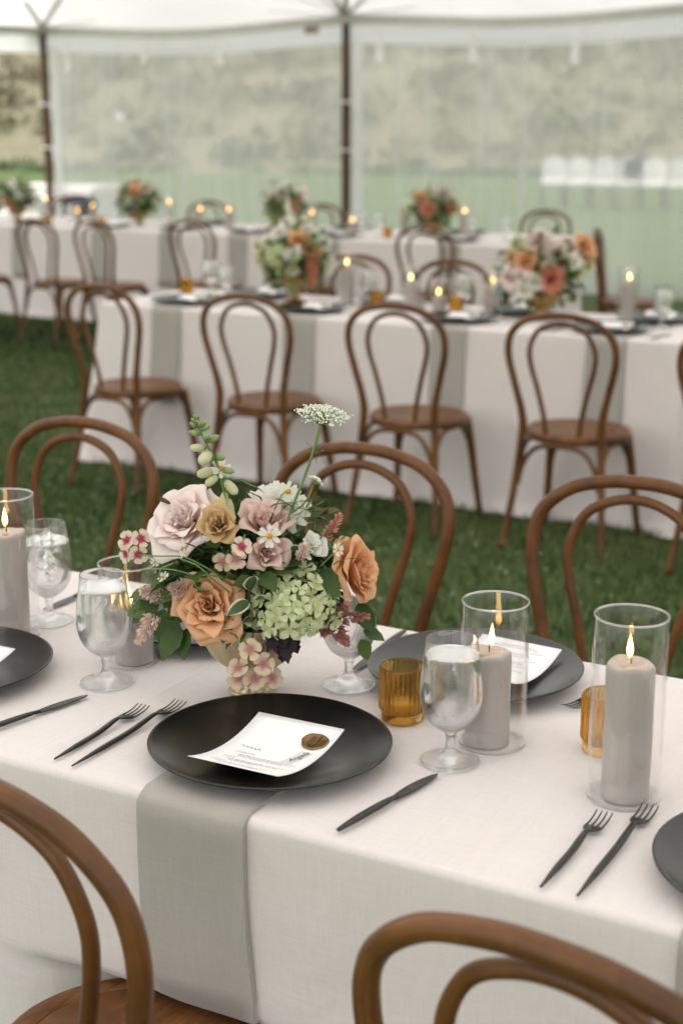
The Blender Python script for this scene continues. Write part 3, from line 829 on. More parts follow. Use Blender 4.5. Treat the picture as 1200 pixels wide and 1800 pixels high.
def hurricane_parts(r, h):
    prof = [(r, .0), (r, h - .001), (r - .0006, h), (r - .0014, h), (r - .0020, h - .001), (r - .0020, .002), (r - .0020, 0)]
    p = [(r, z) for z in np.linspace(0, h - .001, 6)] + [(r - .0006, h), (r - .0014, h)] + [(r - .002, z) for z in np.linspace(h - .001, 0, 6)]
    v, f, uv = lathe(p, 56, close=False)
    n = 56; f += [((len(p) - 1) * n + k, (len(p) - 1) * n + (k + 1) % n, (k + 1) % n, k) for k in range(n)]
    cyl = mk('glass_cylinder', v, f, 'hurr', uv)
    ring = G().add(*sweep([Vector(((r - .001) * math.cos(a), (r - .001) * math.sin(a), h)) for a in np.linspace(0, 2 * PI, 56, endpoint=False)], .0014, 6, True)).mesh('rim', 'rimglass')
    foot = G().add(*sweep([Vector(((r - .001) * math.cos(a), (r - .001) * math.sin(a), .0016)) for a in np.linspace(0, 2 * PI, 56, endpoint=False)], .0013, 6, True)).mesh('foot_rim', 'rimglass')
    return [('glass_cylinder', cyl), ('rim', ring), ('foot_rim', foot)]
HU = {'tall': hurricane_parts(.0455, .236), 'mid': hurricane_parts(.0450, .200), 'short': hurricane_parts(.0450, .158)}
def candle_parts(r, h, seed):
    rs = random.Random(seed)
    prof = [(.0001, 0), (r - .003, 0), (r - .0005, .001), (r, .004)] + [(r + rs.uniform(-.0003, .0003), z) for z in np.linspace(.02, h - .012, 6)] + [(r - .0002, h - .006), (r - .0014, h - .0015), (r - .004, h), (r * .6, h - .0008), (r * .3, h - .002), (.0001, h - .0022)]
    ph_ = rs.random() * 6
    def rb(a, rr, z): return rr * (1 + (.012 * math.sin(2 * a + ph_) + .008 * math.sin(5 * a + ph_ * 2)) * max(0, min(1, (z - h + .05) / .05))) + (.0007 * max(0, math.sin(7 * a + ph_)) ** 8 * (1 if h * .35 < z < h - .004 else 0))
    v_, f_, u_ = lathe(prof, 60, rb)
    v_ = [(x, y, z + (.0016 * math.sin(math.atan2(y, x) * 2 + ph_) + .0008 * math.sin(math.atan2(y, x) * 5)) if (z > h - .005 and math.hypot(x, y) > r * .5) else z) for x, y, z in v_]
    body = G().add(v_, f_, u_).mesh('wax_body', 'wax')
    pool = G().add(*lathe([(.0001, h - .0010), (r * .40, h - .0011), (r * .52, h - .0016)], 28, lambda a, rr, z: rr * (1 + .08 * math.sin(3 * a + ph_)), close=False)).mesh('melted_pool', 'melt')
    wick = G().add(*sweep(spline([(0, 0, h - .003), (.0004, 0, h + .005), (.0014, 0, h + .0105)], 4), .0008, 6)).mesh('wick', 'wick')
    fl = sm([(.0001, h + .0055), (.0022, h + .009), (.0039, h + .0150), (.0037, h + .0205), (.0024, h + .028), (.0011, h + .0345), (.0001, h + .039)], 4)
    flame = G().add(*lathe(fl, 16)).mesh('flame', 'flame')
    return [('wax_body', body, (0, 0, 0), (0, 0, 0), [('melted_pool', pool)]), ('wick', wick), ('flame', flame, (-.0005 * seed, 0, -h * 0), (R(1.2 * seed - 2), R(.8 * seed), 0))]
CA = {'tall': candle_parts(.0298, .176, 1), 'mid': candle_parts(.0302, .130, 2), 'short': candle_parts(.0298, .085, 3)}
def votive_parts():
    r = .0318; h = .080; nr = 30; N = nr * 6
    def rib(a, rr, z):
        k = 1 if .017 < z < h - .003 else 0
        return rr + k * .0024 * (abs(math.sin(a * nr / 2)) - .4)
    p = [(.0001, 0), (r - .004, 0), (r - .0022, .0012), (r - .0022, .0130), (r - .0015, .0155), (r, .0185), (r, .021), (r, .05), (r, h - .004), (r - .0006, h - .0012), (r - .0016, h), (r - .0026, h - .0008), (r - .003, h - .004), (r - .003, .05), (r - .003, .022), (r - .004, .016), (r - .008, .0125), (.0001, .0115)]
    cup = G().add(*lathe(p, N, lambda a, rr, z: rib(a, rr, z) if rr > r - .0008 else rr)).mesh('ribbed_cup', 'amber')
    tl = G().add(*lathe([(.0001, .0118), (.0185, .0118), (.0190, .0125), (.0190, .0255), (.0182, .0262), (.0100, .0256), (.0001, .0254)], 28)).mesh('tealight', 'tealight')
    return [('ribbed_cup', cup), ('tealight', tl)]
VO = votive_parts()

def goblet(x, y, lab, ice=False): return thing('water_goblet', GBI if ice else GB, (x, y, TOP + .0015), rnd.random() * 6, lab, 'goblet', 'water goblets')
def lit_candle(x, y, kind, clab, hlab, off=(0, 0)):
    thing('pillar_candle', CA[kind], (x + off[0], y + off[1], TOP + .002), rnd.random() * 6, clab, 'candle', 'lit grey pillar candles')
    thing('hurricane_glass', HU[kind], (x, y, TOP + .002), 0, hlab, 'candle glass', 'clear hurricane glasses')
def votive(x, y, lab): return thing('amber_votive', VO, (x, y, TOP + .002), rnd.random(), lab, 'votive', 'amber ribbed votives')

# menu card --------------------------------------------------------
CW, CL = .134, .170
def card_z(x, y):        # gentle curl: near and far ends lift off the plate
    return .0095 + .016 * (y / (CL / 2)) ** 2 * .95 + .0015 * (x / CW)
def card_mesh():
    nx, ny = 6, 16; v = []
    for s in (0, 1):
        for j in range(ny + 1):
            for i in range(nx + 1):
                x = (i / nx - .5) * CW; y = (j / ny - .5) * CL; v.append((x, y, card_z(x, y) - .0006 * s))
    n = (nx + 1) * (ny + 1); f = grid_faces(nx + 1, ny + 1)
    g = f + [tuple(i + n for i in q[::-1]) for q in f]
    edge = [i for i in range(nx + 1)] + [j * (nx + 1) + nx for j in range(1, ny + 1)] + [ny * (nx + 1) + i for i in range(nx - 1, -1, -1)] + [j * (nx + 1) for j in range(ny - 1, 0, -1)]
    for k in range(len(edge)):
        a, b = edge[k], edge[(k + 1) % len(edge)]; g.append((a, a + n, b + n, b))
    return mk('menu_card', v, g, 'paper')
CARD = card_mesh()
def on_card(me, lift=.0004):
    for q in me.vertices: q.co.z = card_z(q.co.x, q.co.y) + lift
    me.update(); return me
def text_mesh(txt, size, x, y, rot=0, mat='ink', shear=0.0, bold=0.0, align='LEFT', space=1.0):
    cu = bpy.data.curves.new('txt', 'FONT'); cu.body = txt; cu.size = size; cu.shear = shear; cu.offset = bold; cu.align_x = align; cu.space_character = space
    o = bpy.data.objects.new('txt', cu); col.objects.link(o)
    dg = bpy.context.evaluated_depsgraph_get(); dg.update()
    me = bpy.data.meshes.new_from_object(o.evaluated_get(dg))
    bpy.data.objects.remove(o); bpy.data.curves.remove(cu)
    me.transform(Matrix.Translation((x, y, 0)) @ Matrix.Rotation(rot, 4, 'Z'))
    me.materials.clear(); me.materials.append(M[mat])
    return on_card(me)
def word_lines():
    g = G(); rs = random.Random(2)
    for (y, x0, x1) in ((-.0235, -.030, .056), (-.0275, -.030, .052), (-.0315, -.027, .040), (-.0455, -.034, .052), (-.0495, -.030, .045), (-.0535, -.026, .012), (-.0685, -.036, .042), (-.0725, -.028, .030)):
        x = x0
        while x < x1:
            w = rs.uniform(.003, .010); w = min(w, x1 - x)
            g.add([(x, y, 0), (x + w, y, 0), (x + w, y + .0011, 0), (x, y + .0011, 0)], [(0, 1, 2, 3)]); x += w + .0016
    return on_card(g.mesh('printed_lines', 'ink', False))
def seal_mesh():
    rs = random.Random(5)
    def rb(a, r, z): return r * (1 + .03 * math.sin(3 * a + 1) + .02 * math.sin(7 * a)) if r > .012 else r
    g = G().add(*lathe([(.0001, .0003), (.0175, .0003), (.0185, .0012), (.0180, .0026), (.0165, .0032), (.0150, .0028), (.0140, .0018), (.0001, .0018)], 40, rb))
    # pressed sprig
    g.add(*sweep(spline([(-.004, -.011, .0022), (-.001, -.003, .0024), (.001, .004, .0024), (.003, .010, .0022)], 4), .0006, 6))
    for k in range(6):
        t = k / 5; y = -.008 + .016 * t; x = -.003 + .0055 * t
        for s in (-1, 1):
            g.add(*sweep([Vector((x, y, .0022)), Vector((x + s * .0035, y + .0025, .0028)), Vector((x + s * .006, y + .0035, .0022))], lambda t: .0013 * math.sin(PI * (.15 + .7 * t)), 6, flat=.7))
    return g.mesh('wax_seal', 'seal')
SEAL = seal_mesh()
CARDPRINT = [('printed_lines', word_lines()), ('script_heading', on_card(G().add(*sweep(spline([(-.044 + .0022 * k, .006 - .0003 * k + .0022 * math.sin(k * 2.1) + (.003 if k == 13 else 0), 0) for k in range(15)], 4), .0004, 4)).mesh('script_heading', 'ink'), .0006)), ('heading', text_mesh('STARTER', .0062, -.040, -.0165, 0, 'ink', space=1.25)),
             ('heading', text_mesh('MAIN', .0062, -.044, -.0395, 0, 'ink', space=1.25)), ('heading', text_mesh('DESSERT', .0050, -.047, -.0625, 0, 'ink', space=1.2))]
NAME = text_mesh('Angela', .0125, .041, -.012, R(72), 'inkd', .4, .00012)
def vell():
    g = G(); v = []
    for j in range(9):
        for s in (0, 1): v.append((.028 + s * .018 + j * .0012, -.020 + j * .0055, 0))
    g.add(v, grid_faces(2, 9)); return on_card(g.mesh('name_strip', 'vellum', False), .0002)
VELL = vell()
def menu(x, y, rz, lab, full=False, z=0.0):
    parts = [('card', CARD)]
    r = thing('menu_card', parts, (x, y, TOP + .0095 + z), R(rz), lab, 'menu card', 'printed menu cards')
    c = r.children[0] if r.children else None
    c = [o for o in bpy.data.objects if o.parent == r][0]
    for nm, me in CARDPRINT: ob(nm, me, r)
    ob('wax_seal', SEAL, r, (.043, .048, card_z(.043, .048) + .0003), (R(12), 0, R(20)))
    if full: ob('name_strip', VELL, r); ob('handwritten_name', NAME, r)
    return r
def plate(x, y, lab): return ob('dinner_plate', PL, None, (x, y, TOP + .002), (0, 0, rnd.random() * 6), label=lab, cat='plate', group='black dinner plates')
def napkin(xc, y_edge, flare, w, drop, lab, inner=.15, seed=0):
    rs = random.Random(seed)
    prof = [(y_edge + inner, TOP + .003), (y_edge + inner * .6, TOP + .003), (y_edge + .035, TOP + .003), (y_edge + .014, TOP + .0025), (y_edge + .002, TOP - .001), (y_edge - .006, TOP - .009)]
    for d in np.linspace(.03, drop, 9): prof.append((y_edge + .012 - skirt_o(d, flare) - .007, TOP - d))
    n = len(prof); nx = 8
    def layer(off, x0, x1, dd):
        v = []; uv = []
        for j, (y, z) in enumerate(prof):
            for i in range(nx + 1):
                t = i / nx; x = x0 + (x1 - x0) * t
                hang = max(0, (j - 5) / (n - 6))
                wv = .004 * hang * math.sin(t * 5 + seed) + .002 * hang * math.sin(j * .7)
                zz = z - (dd + .01 * math.sin(t * 2.2)) * (1 if j == n - 1 else 0)
                up_ = off if j < 4 else 0
                v.append((x + .006 * hang * math.sin(j * .5 + seed), y - (off if j >= 4 else 0) - wv, zz + up_)); uv.append((t, j))
        return v, grid_faces(nx + 1, n), uv
    g = G()
    x0, x1 = xc - w / 2, xc + w / 2
    va, f, ua = layer(.0028, x0, x1, 0); vb, f2, ub = layer(-.0060, x0, x1, 0)
    b = len(va); ff = f + [tuple(i + b for i in q[::-1]) for q in f2]
    edge = [j * (nx + 1) for j in range(n)]; edge2 = [j * (nx + 1) + nx for j in range(n)]; e3 = [(n - 1) * (nx + 1) + i for i in range(nx + 1)]
    for E_ in (edge, edge2, e3):
        for p, q in zip(E_, E_[1:]): ff.append((p, q, q + b, p + b))
    g.add(va + vb, ff, ua + ub)
    me = g.mesh('napkin', 'sage')
    o = ob('napkin', me, label=lab, cat='napkin', group='sage green napkins')
    return o
def fork(x, y, rz, L, lab): return thing('fork', FK[L], (x, y, TOP + .001), R(rz), lab, 'fork', 'black forks')
def knife(x, y, rz, lab): return thing('knife', KN, (x, y, TOP + .001), R(rz), lab, 'knife', 'black knives')

# ------------------------------------------------------------------ near table settings
plate(-.985, 1.570, 'matte black plate in the middle foreground carrying the menu with the name')
plate(-.868, 1.965, 'matte black plate at the far side of the near table behind the right candles')
plate(-1.575, 1.590, 'matte black plate cut by the left picture edge')
plate(-.294, 1.560, 'matte black plate cut by the right picture edge')
plate(-1.365, 1.965, 'black plate behind the flowers, seen through the short candle glass')
menu(-.972, 1.543, 0, 'menu card with gold wax seal and handwritten name on the centre plate', True)
menu(-.840, 1.985, 178, 'menu card on the far plate behind the goblet and candle')
menu(-1.565, 1.575, 0, 'menu card whose corner shows at the left picture edge')
napkin(-.992, T1[2], -.03, .158, .272, 'sage linen napkin hanging over the table edge under the centre plate', .2, 1)
napkin(-.30, T1[2], -.03, .158, .272, 'sage linen napkin hanging at the bottom right corner', .2, 2)
fork(-1.222, 1.417, 2, .205, 'small black fork left of the centre plate')
fork(-1.188, 1.411, 1, .25, 'large black fork whose tines touch the centre plate')
fork(-.538, 1.407, 0, .205, 'small black fork on the right, outer one of its pair')
fork(-.496, 1.408, 0, .25, 'large black fork beside the plate at the right edge')
fork(-.640, 2.105, 163, .205, 'black fork half hidden behind the tall right candle')
knife(-.797, 1.418, -9, 'black knife right of the centre plate')
knife(-1.372, 1.420, -12, 'black knife beside the plate at the left edge')
knife(-1.056, 2.105, 184, 'black knife behind the flowers left of the far plate')
knife(-1.650, 2.105, 181, 'black knife by the goblets at the far left of the near table')
goblet(-1.343, 1.683, 'filled water goblet left of the flowers in front of the short candle')
goblet(-1.605, 1.867, 'iced water goblet behind the tall candle at the left edge', True)
goblet(-.771, 1.671, 'frosty filled water goblet right of the amber votive')
goblet(-1.022, 1.851, 'water goblet partly behind the right side of the flowers')
lit_candle(-1.611, 1.780, 'tall', 'tall lit grey candle at the left picture edge', 'clear glass cylinder around the candle at the left picture edge', (0, 0))
lit_candle(-1.369, 1.776, 'short', 'short lit grey candle behind the left goblet', 'short clear glass cylinder behind the left goblet', (.005, .004))
lit_candle(-.748, 1.755, 'mid', 'lit grey candle directly behind the frosty goblet', 'clear glass cylinder directly behind the frosty goblet', (-.007, -.002))
lit_candle(-.538, 1.679, 'tall', 'tall lit grey candle in the right foreground', 'tallest clear glass cylinder in the right foreground', (.002, 0))
votive(-.892, 1.771, 'amber ribbed glass votive left of the frosty goblet')
votive(-.607, 1.805, 'amber ribbed glass votive half hidden by the tall right candle')

# ------------------------------------------------------------------ flowers: shared builders
def leaf_mesh(L, W, mat, droop=.25, fold=.25, serr=0.0, n=8):
    v = []; uv = []; k = 4
    for j in range(n + 1):
        t = j / n; w = W * (math.sin(PI * min(1, t ** .8 * .97 + .02)) ** .8)
        if serr and j % 2: w *= 1 - serr
        for i in range(k + 1):
            s = i / k * 2 - 1
            x = s * w; z = -droop * L * t * t + abs(s) * w * fold + .03 * L * math.sin(t * 9) * s * s
            v.append((x, L * t * (1 - .12 * droop * t), z)); uv.append((i / k, t))
    return mk('leaf', v, grid_faces(k + 1, n + 1), mat, uv)

def rose_petal(R_, o, span, seed, ruf=.05, nu=13, nv=11):
    """one petal of a rose radius R_, openness o: part of a curled shell round the rose axis"""
    rs = random.Random(seed); v = []; uv = []
    L = R_ * (.62 + .58 * o); head0 = R(16 + 66 * o); head1 = R(-22 + 72 * o); curl = R(35 + 75 * o)
    p1, p2, p3 = rs.random() * 6, rs.random() * 6, rs.random() * 6
    tip = rs.uniform(.0, .10)
    for i in range(nu):
        u = i / (nu - 1) * 2 - 1
        r = R_ * (.03 + .06 * o); z = -R_ * .02 - R_ * .16 * o
        lim = 1 - .24 * abs(u) ** 2.2 + tip * math.exp(-(u * 4) ** 2) + .022 * math.sin(u * 5 + p1) + .008 * math.sin(u * 13 + p3)
        row = []
        for j in range(nv):
            t = j / (nv - 1); q = t * lim
            hd = head0 * (1 - q) + head1 * q + curl * max(0, q - .76) / .24 * (.7 + .6 * abs(u) + .3 * math.sin(u * 3 + p2))
            if j:
                r += L * lim / (nv - 1) * math.sin(hd); z += L * lim / (nv - 1) * math.cos(hd)
            ang = u * span * (.50 + .50 * math.sin(PI * min(1, .22 + t * .58)))
            edge = abs(u) ** 3
            rr = r + R_ * ruf * t * t * (math.sin(u * 5 + p1) * .7 + edge * 1.3 * (.3 + o) + .12 * math.sin(u * 9 + p2)) + R_ * .05 * (u + 1) * .5
            row.append((rr * math.cos(ang), rr * math.sin(ang), z + R_ * ruf * t * (.55 * math.sin(u * 4.5 + p2) + .08 * math.sin(u * 12 + p3 + t * 4))))
        v.append(row)
    vv = [v[i][j] for j in range(nv) for i in range(nu)]
    uv = [(i / (nu - 1), j / (nv - 1)) for j in range(nv) for i in range(nu)]
    return vv, grid_faces(nu, nv), uv

def rose_petals(R_, n, seed, omax=1.0, omin=0.0):
    out = []; rs = random.Random(seed)
    for k in range(n):
        t = k / (n - 1); o = omin + (omax - omin) * t ** 1.5
        span = R(62 + 12 * rs.random()) if t < .3 else R(48 + 14 * rs.random())
        out.append((rose_petal(R_ * rs.uniform(.94, 1.05), o, span, seed * 31 + k, .035 + .04 * t), k * R(137.5) + rs.uniform(-.2, .2)))
    return out

def calyx(R_):
    g = G().add(*lathe(sm([(.0001, -R_ * .55), (R_ * .09, -R_ * .5), (R_ * .2, -R_ * .28), (R_ * .16, -R_ * .05), (.0001, R_ * .05)], 3), 12))
    g.add(*sweep([Vector((0, 0, -R_ * .45)), Vector((0, 0, -R_ * 1.2))], R_ * .05, 6)); return g
def rose(parent, name, R_, n, mat, loc, d, seed, omax=1.0, roll=0.0, omin=0.0):
    o = ob(name, calyx(R_).mesh('calyx', 'stem'), parent, loc, face_to(d, roll))
    for (v, f, uv), a in rose_petals(R_, n, seed, omax, omin):
        ob('petal', mk('petal', v, f, mat, uv), o, (0, 0, 0), (0, 0, a))
    return o
def rose_joined(R_, n, mat, seed, omax=1.0):
    g = G()
    for (v, f, uv), a in rose_petals(R_, n, seed, omax): g.add(v, f, uv, Matrix.Rotation(a, 4, 'Z'))
    return g.mesh('rose_bloom', mat)

def dahlia_mesh(R_, mat, rings=6, seed=1, quill=.35):
    g = G(); rs = random.Random(seed)
    for q in range(rings):
        t = q / (rings - 1); n = int(7 + 9 * t); el = R(78 - 82 * t)
        for k in range(n):
            L = R_ * (.45 + .55 * t) * rs.uniform(.92, 1.06); W = R_ * (.13 + .05 * t)
            v = []; uv = []
            for j in range(5):
                s = j / 4; w = W * math.sin(PI * (.12 + .76 * s)) ** .8
                for i in (-1, 0, 1):
                    v.append((L * s, i * w, abs(i) * w * quill + .10 * L * s * s)); uv.append((i * .5 + .5, s))
            m = Matrix.Rotation(2 * PI * (k + .5 * (q % 2)) / n + rs.uniform(-.08, .08), 4, 'Z') @ Matrix.Rotation(-el + rs.uniform(-.08, .08), 4, 'Y')
            g.add(v, grid_faces(3, 5), uv, m)
    return g.mesh('dahlia_bloom', mat)

def floret_mesh(r, n, mat, cup=.2, wide=.62, notch=0.0):
    g = G()
    for k in range(n):
        v = []; uv = []
        for j in range(5):
            s = j / 4
            w = r * wide * (s * (1.25 - .42 * s)) if s < .8 else r * wide * .62
            if j == 0: w = r * .04
            if j == 4: w *= .62
            for i in (-1, 0, 1):
                v.append((r * (s - (notch if (j == 4 and i == 0) else 0)), i * w, cup * r * s * s + (.05 * r if i else 0) * s)); uv.append((i * .5 + .5, s))
        g.add(v, grid_faces(3, 5), uv, Matrix.Rotation(2 * PI * k / n + .15 * math.sin(k * 2.1), 4, 'Z'))
    return g.mesh('floret', mat)
def ball(r, n=10, m=6, sq=1.0):
    return lathe([(r * math.sin(PI * j / m), -r * sq * math.cos(PI * j / m)) for j in range(m + 1)], n, close=False)

def plume_mesh(L, r, n, mat, seed, bits=.003):
    g = G(); rs = random.Random(seed)
    for _ in range(n):
        t = rs.random() ** .8; a = rs.random() * 2 * PI; q = r * (1 - t) ** .6 * rs.uniform(.3, 1)
        p = Vector((q * math.cos(a), q * math.sin(a), L * t))
        d = Vector((math.cos(a), math.sin(a), .8 + rs.uniform(-.3, .5))).normalized()
        e = d.orthogonal().normalized(); e2 = d.cross(e); s = bits * rs.uniform(.6, 1.3)
        g.add([p - d * s, p + e * s * .6, p - (e - e2) * s * .4, p - (e + e2) * s * .4, p + d * s * 1.8], [(0, 1, 2), (0, 2, 3), (0, 3, 1), (4, 2, 1), (4, 3, 2), (4, 1, 3)])
    return g.mesh('plume', mat, False)

def compote_parts(big=False):
    rb = lambda a, r, z: r * (1 + (.022 * abs(math.sin(a * 9)) if z > .036 else 0))
    bowl = [(.0001, .033), (.018, .034), (.042, .043), (.059, .058), (.070, .080), (.0755, .108), (.0755, .113), (.072, .111), (.066, .082), (.052, .062), (.0001, .055)]
    b = G().add(*lathe(sm(bowl, 3), 108, rb)).mesh('bowl', 'gold')
    g = G()
    g.add(*lathe(sm([(.0001, 0), (.033, 0), (.0348, .002), (.0350, .010), (.034, .015), (.0285, .0185), (.022, .021), (.0165, .025), (.0145, .030), (.0175, .036), (.0001, .042)], 3), 108, lambda a, r, z: r * (1 - (.10 * (abs(math.cos(a * 9)) ** 3) if .008 < z < .026 else 0))))
    return [('bowl', b), ('foot', g.mesh('foot', 'gold'))]
thing('compote_vase', compote_parts(), (-1.137, 1.766, TOP + .002), 0, 'fluted gold footed bowl under the large foreground flowers', 'vase')

# ------------------------------------------------------------------ the foreground arrangement
A = ob('flower_arrangement', None, None, (-1.137, 1.766, TOP), (0, 0, YAW), label='lush apricot, blush and lime flower arrangement in the gold bowl on the near table', cat='flowers')
def dr(az, el): return (math.sin(R(az)) * math.cos(R(el)), -math.cos(R(az)) * math.cos(R(el)), math.sin(R(el)))
rose(A, 'rose', .053, 30, 'pinkrose', (-.086, -.032, .262), dr(-30, 40), 1)
rose(A, 'rose', .047, 32, 'apricot', (-.052, -.086, .158), dr(-8, 22), 2)
rose(A, 'rose', .048, 28, 'apricot', (.145, -.028, .190), dr(62, 14), 3)
rose(A, 'rose', .046, 15, 'mauve', (.022, -.046, .262), dr(6, 58), 4, .78)
rose(A, 'rose', .034, 14, 'mauve', (.026, -.082, .236), dr(15, 20), 5, .8)
rose(A, 'lisianthus', .031, 20, 'brownp', (-.038, -.082, .273), dr(-4, 30), 6, .9)
rose(A, 'white_rose', .030, 14, 'whitep', (.084, -.064, .236), dr(30, 35), 7, .7)
ob('white_dahlia', dahlia_mesh(.047, 'whitep', 7, 3), A, (.040, -.012, .278), face_to(dr(12, 50)))
# hydrangea
hy = ob('hydrangea', G().add(*ball(.040, 16, 10, .9)).mesh('hydrangea_head', 'bud'), A, (.062, -.070, .155))
fl = floret_mesh(.0135, 4, 'hyd', .12, .66); rs = random.Random(3)
cen = G().add(*ball(.0011, 6, 4)).mesh('floret_centre', 'bud')
for k in range(118):
    z = 1 - 2 * (k + .5) / 150; a = k * R(137.5)
    d = Vector((math.sqrt(max(0, 1 - z * z)) * math.cos(a), math.sqrt(max(0, 1 - z * z)) * math.sin(a), z)) + Vector((rs.gauss(0, .05), rs.gauss(0, .05), rs.gauss(0, .05)))
    if d.y > .55: continue
    d.normalize(); p = Vector((d.x * .063, d.y * .060, d.z * .054)) * rs.uniform(.9, 1.06)
    d2 = (d + Vector((rs.gauss(0, .25), rs.gauss(0, .25), rs.gauss(0, .25)))).normalized()
    ob('floret', fl, hy, p, face_to(d2, rs.random() * 6), (rs.uniform(.85, 1.15),) * 3)
# daisies
dz = floret_mesh(.0165, 9, 'whitep', .05, .30); disc = G().add(*ball(.0042, 12, 6, .7)).mesh('disc', 'yellow')
def daisy(loc, d, s=1.0):
    o = ob('daisy', dz, A, loc, face_to(d, rs.random() * 6), (s, s, s)); ob('disc', disc, o, (0, 0, .001)); return o
daisy((.033, -.116, .268), dr(0, 15)); daisy((-.037, -.04, .345), dr(30, 35), .95); daisy((.056, -.04, .312), dr(20, 10), .95)
daisy((.126, -.085, .240), dr(40, 20), .6); daisy((-.086, -.108, .248), dr(-70, 10), .85); daisy((-.115, -.10, .205), dr(-40, 45), .55)
daisy((-.128, -.085, .222), dr(-20, -20), .45)
# phlox florets with an eye
ph = floret_mesh(.0155, 5, 'phlox', .10, .66); ph2 = floret_mesh(.0155, 5, 'phlox2', .10, .66); e1 = G().add(*ball(.0020, 8, 5, .5)).mesh('eye', 'eye'); e2 = G().add(*ball(.0016, 8, 5, .5)).mesh('eye', 'paleeye')
for i, (x, y, z, az, el) in enumerate(((-.174, -.03, .238, -35, 25), (-.1537, -.03, .2405, 20, 35), (-.1756, -.035, .2193, -50, 0), (-.156, -.045, .222, 0, -10), (-.0049, -.119, .2537, 15, 35), (-.0125, -.118, .2359, 5, 5), (-.0322, -.108, .2289, -20, -10),
        (.0048, -.124, .1076, 5, 15), (.0228, -.119, .0849, 20, 10), (-.0127, -.115, .0775, -20, 50), (-.0141, -.103, .0572, -12, 30), (.0092, -.108, .0582, 5, 15), (.0338, -.098, .0565, 35, 25))):
    o = ob('phlox_floret', ph if i < 5 else ph2, A, (x, y, z), face_to(dr(az, el), i * 1.1), (1.05 if i > 6 else .95,) * 3)
    ob('eye', e1 if i < 5 else e2, o, (0, 0, .0012))
    g = G().add(*sweep(spline([(x, y + .002, z - .001), (x * .8 + .002, y * .85 + .02, z + .006), (x * .55 + (.01 if i > 6 else 0), y * .6 + .02, z + (.03 if i > 6 else -.05))], 4), .0011, 5))
    ob('flower_stem', g.mesh('flower_stem', 'stem'), A)
# pale fluffy spikes on the left, dusty plumes on the right
for i, (loc, d, L, r) in enumerate((((-.118, -.060, .168), dr(-60, 15), .036, .017), ((-.088, -.080, .180), dr(-50, 25), .026, .016), ((-.132, -.07, .140), dr(-50, -50), .046, .014))):
    ob('pale_plume', plume_mesh(L, r, 240, 'fluff', i + 1, .0034), A, loc, face_to(d))
for i, (loc, d, L, r, mt) in enumerate((((.118, -.055, .128), dr(70, 12), .055, .014, 'astil'), ((.116, -.06, .134), dr(40, 35), .045, .013, 'astil'), ((.118, -.055, .120), dr(40, -30), .04, .014, 'astil'), ((.108, -.065, .125), dr(0, -10), .03, .013, 'astil'),
        ((.106, -.040, .240), dr(62, 58), .050, .010, 'astil2'), ((.075, -.10, .232), dr(30, 60), .026, .009, 'fluff'))):
    ob('astilbe_plume', plume_mesh(L, r, 200, mt, i + 9, .0030), A, loc, face_to(d))
# foxglove spike
path = spline([(.0, -.03, .18), (-.0258, -.04, .2947), (-.040, -.04, .345), (-.060, -.042, .388), (-.0725, -.04, .4151)], 6)
fg = ob('foxglove_spike', G().add(*sweep(path, lambda t: .0026 - .0014 * t, 7)).mesh('foxglove_stem', 'stem'), A)
bell = G().add(*lathe(sm([(.0001, 0), (.0035, .001), (.0058, .008), (.0068, .018), (.0082, .027), (.0105, .031), (.0088, .0292), (.006, .02), (.0001, .006)], 3), 14)).mesh('bell', 'cream')
budm = G().add(*lathe(sm([(.0001, 0), (.0032, .002), (.0046, .007), (.0038, .012), (.0001, .0165)], 3), 10)).mesh('bud', 'bud')
budc = G().add(*lathe(sm([(.0001, 0), (.004, .002), (.0060, .008), (.0062, .016), (.0042, .0215), (.0001, .024)], 3), 12)).mesh('bud', 'cream')
sep = G()
for k in range(5): 
    v = [(0, -.002, 0), (.006, -.003, .003), (.010, 0, .007), (.006, .003, .003), (0, .002, 0)]
    sep.add(v, [(0, 1, 2, 3, 4)], [(.5, .5)] * 5, Matrix.Rotation(k * 1.2566, 4, 'Z') @ Matrix.Rotation(R(-35), 4, 'Y'))
sepm = sep.mesh('sepal', 'bud', False)
for (t, az, el, me, s) in ((.30, 20, -75, bell, 1.25), (.36, -30, -70, bell, 1.05), (.42, 60, -40, budc, 1.1), (.46, -60, -30, budc, .95), (.50, 80, -10, budm, 1.1), (.54, -80, -15, budc, 1.15), (.60, 50, 10, budm, 1.1), (.63, -20, -10, budc, 1.3),
        (.67, -85, 0, budc, .9), (.72, 70, 30, budm, 1.15), (.76, 20, 20, budm, 1), (.80, -70, 15, budm, .95), (.84, 70, 35, budm, .85), (.88, -60, 35, budm, .75), (.91, 60, 45, budm, .7), (.94, -50, 50, budm, .65), (.97, 30, 55, budm, .6), (.99, -30, 70, budm, .5), (.93, 0, 40, budm, .6)):
    p = path[min(len(path) - 1, int(t * (len(path) - 1)))]; d = Vector(dr(az, el))
    b = ob('foxglove_bell' if me is bell else 'foxglove_bud', me, fg, p + d * .005, face_to(d), (s, s, s))
    ob('sepals', sepm, fg, p + d * .002, face_to(d), (s, s, s))
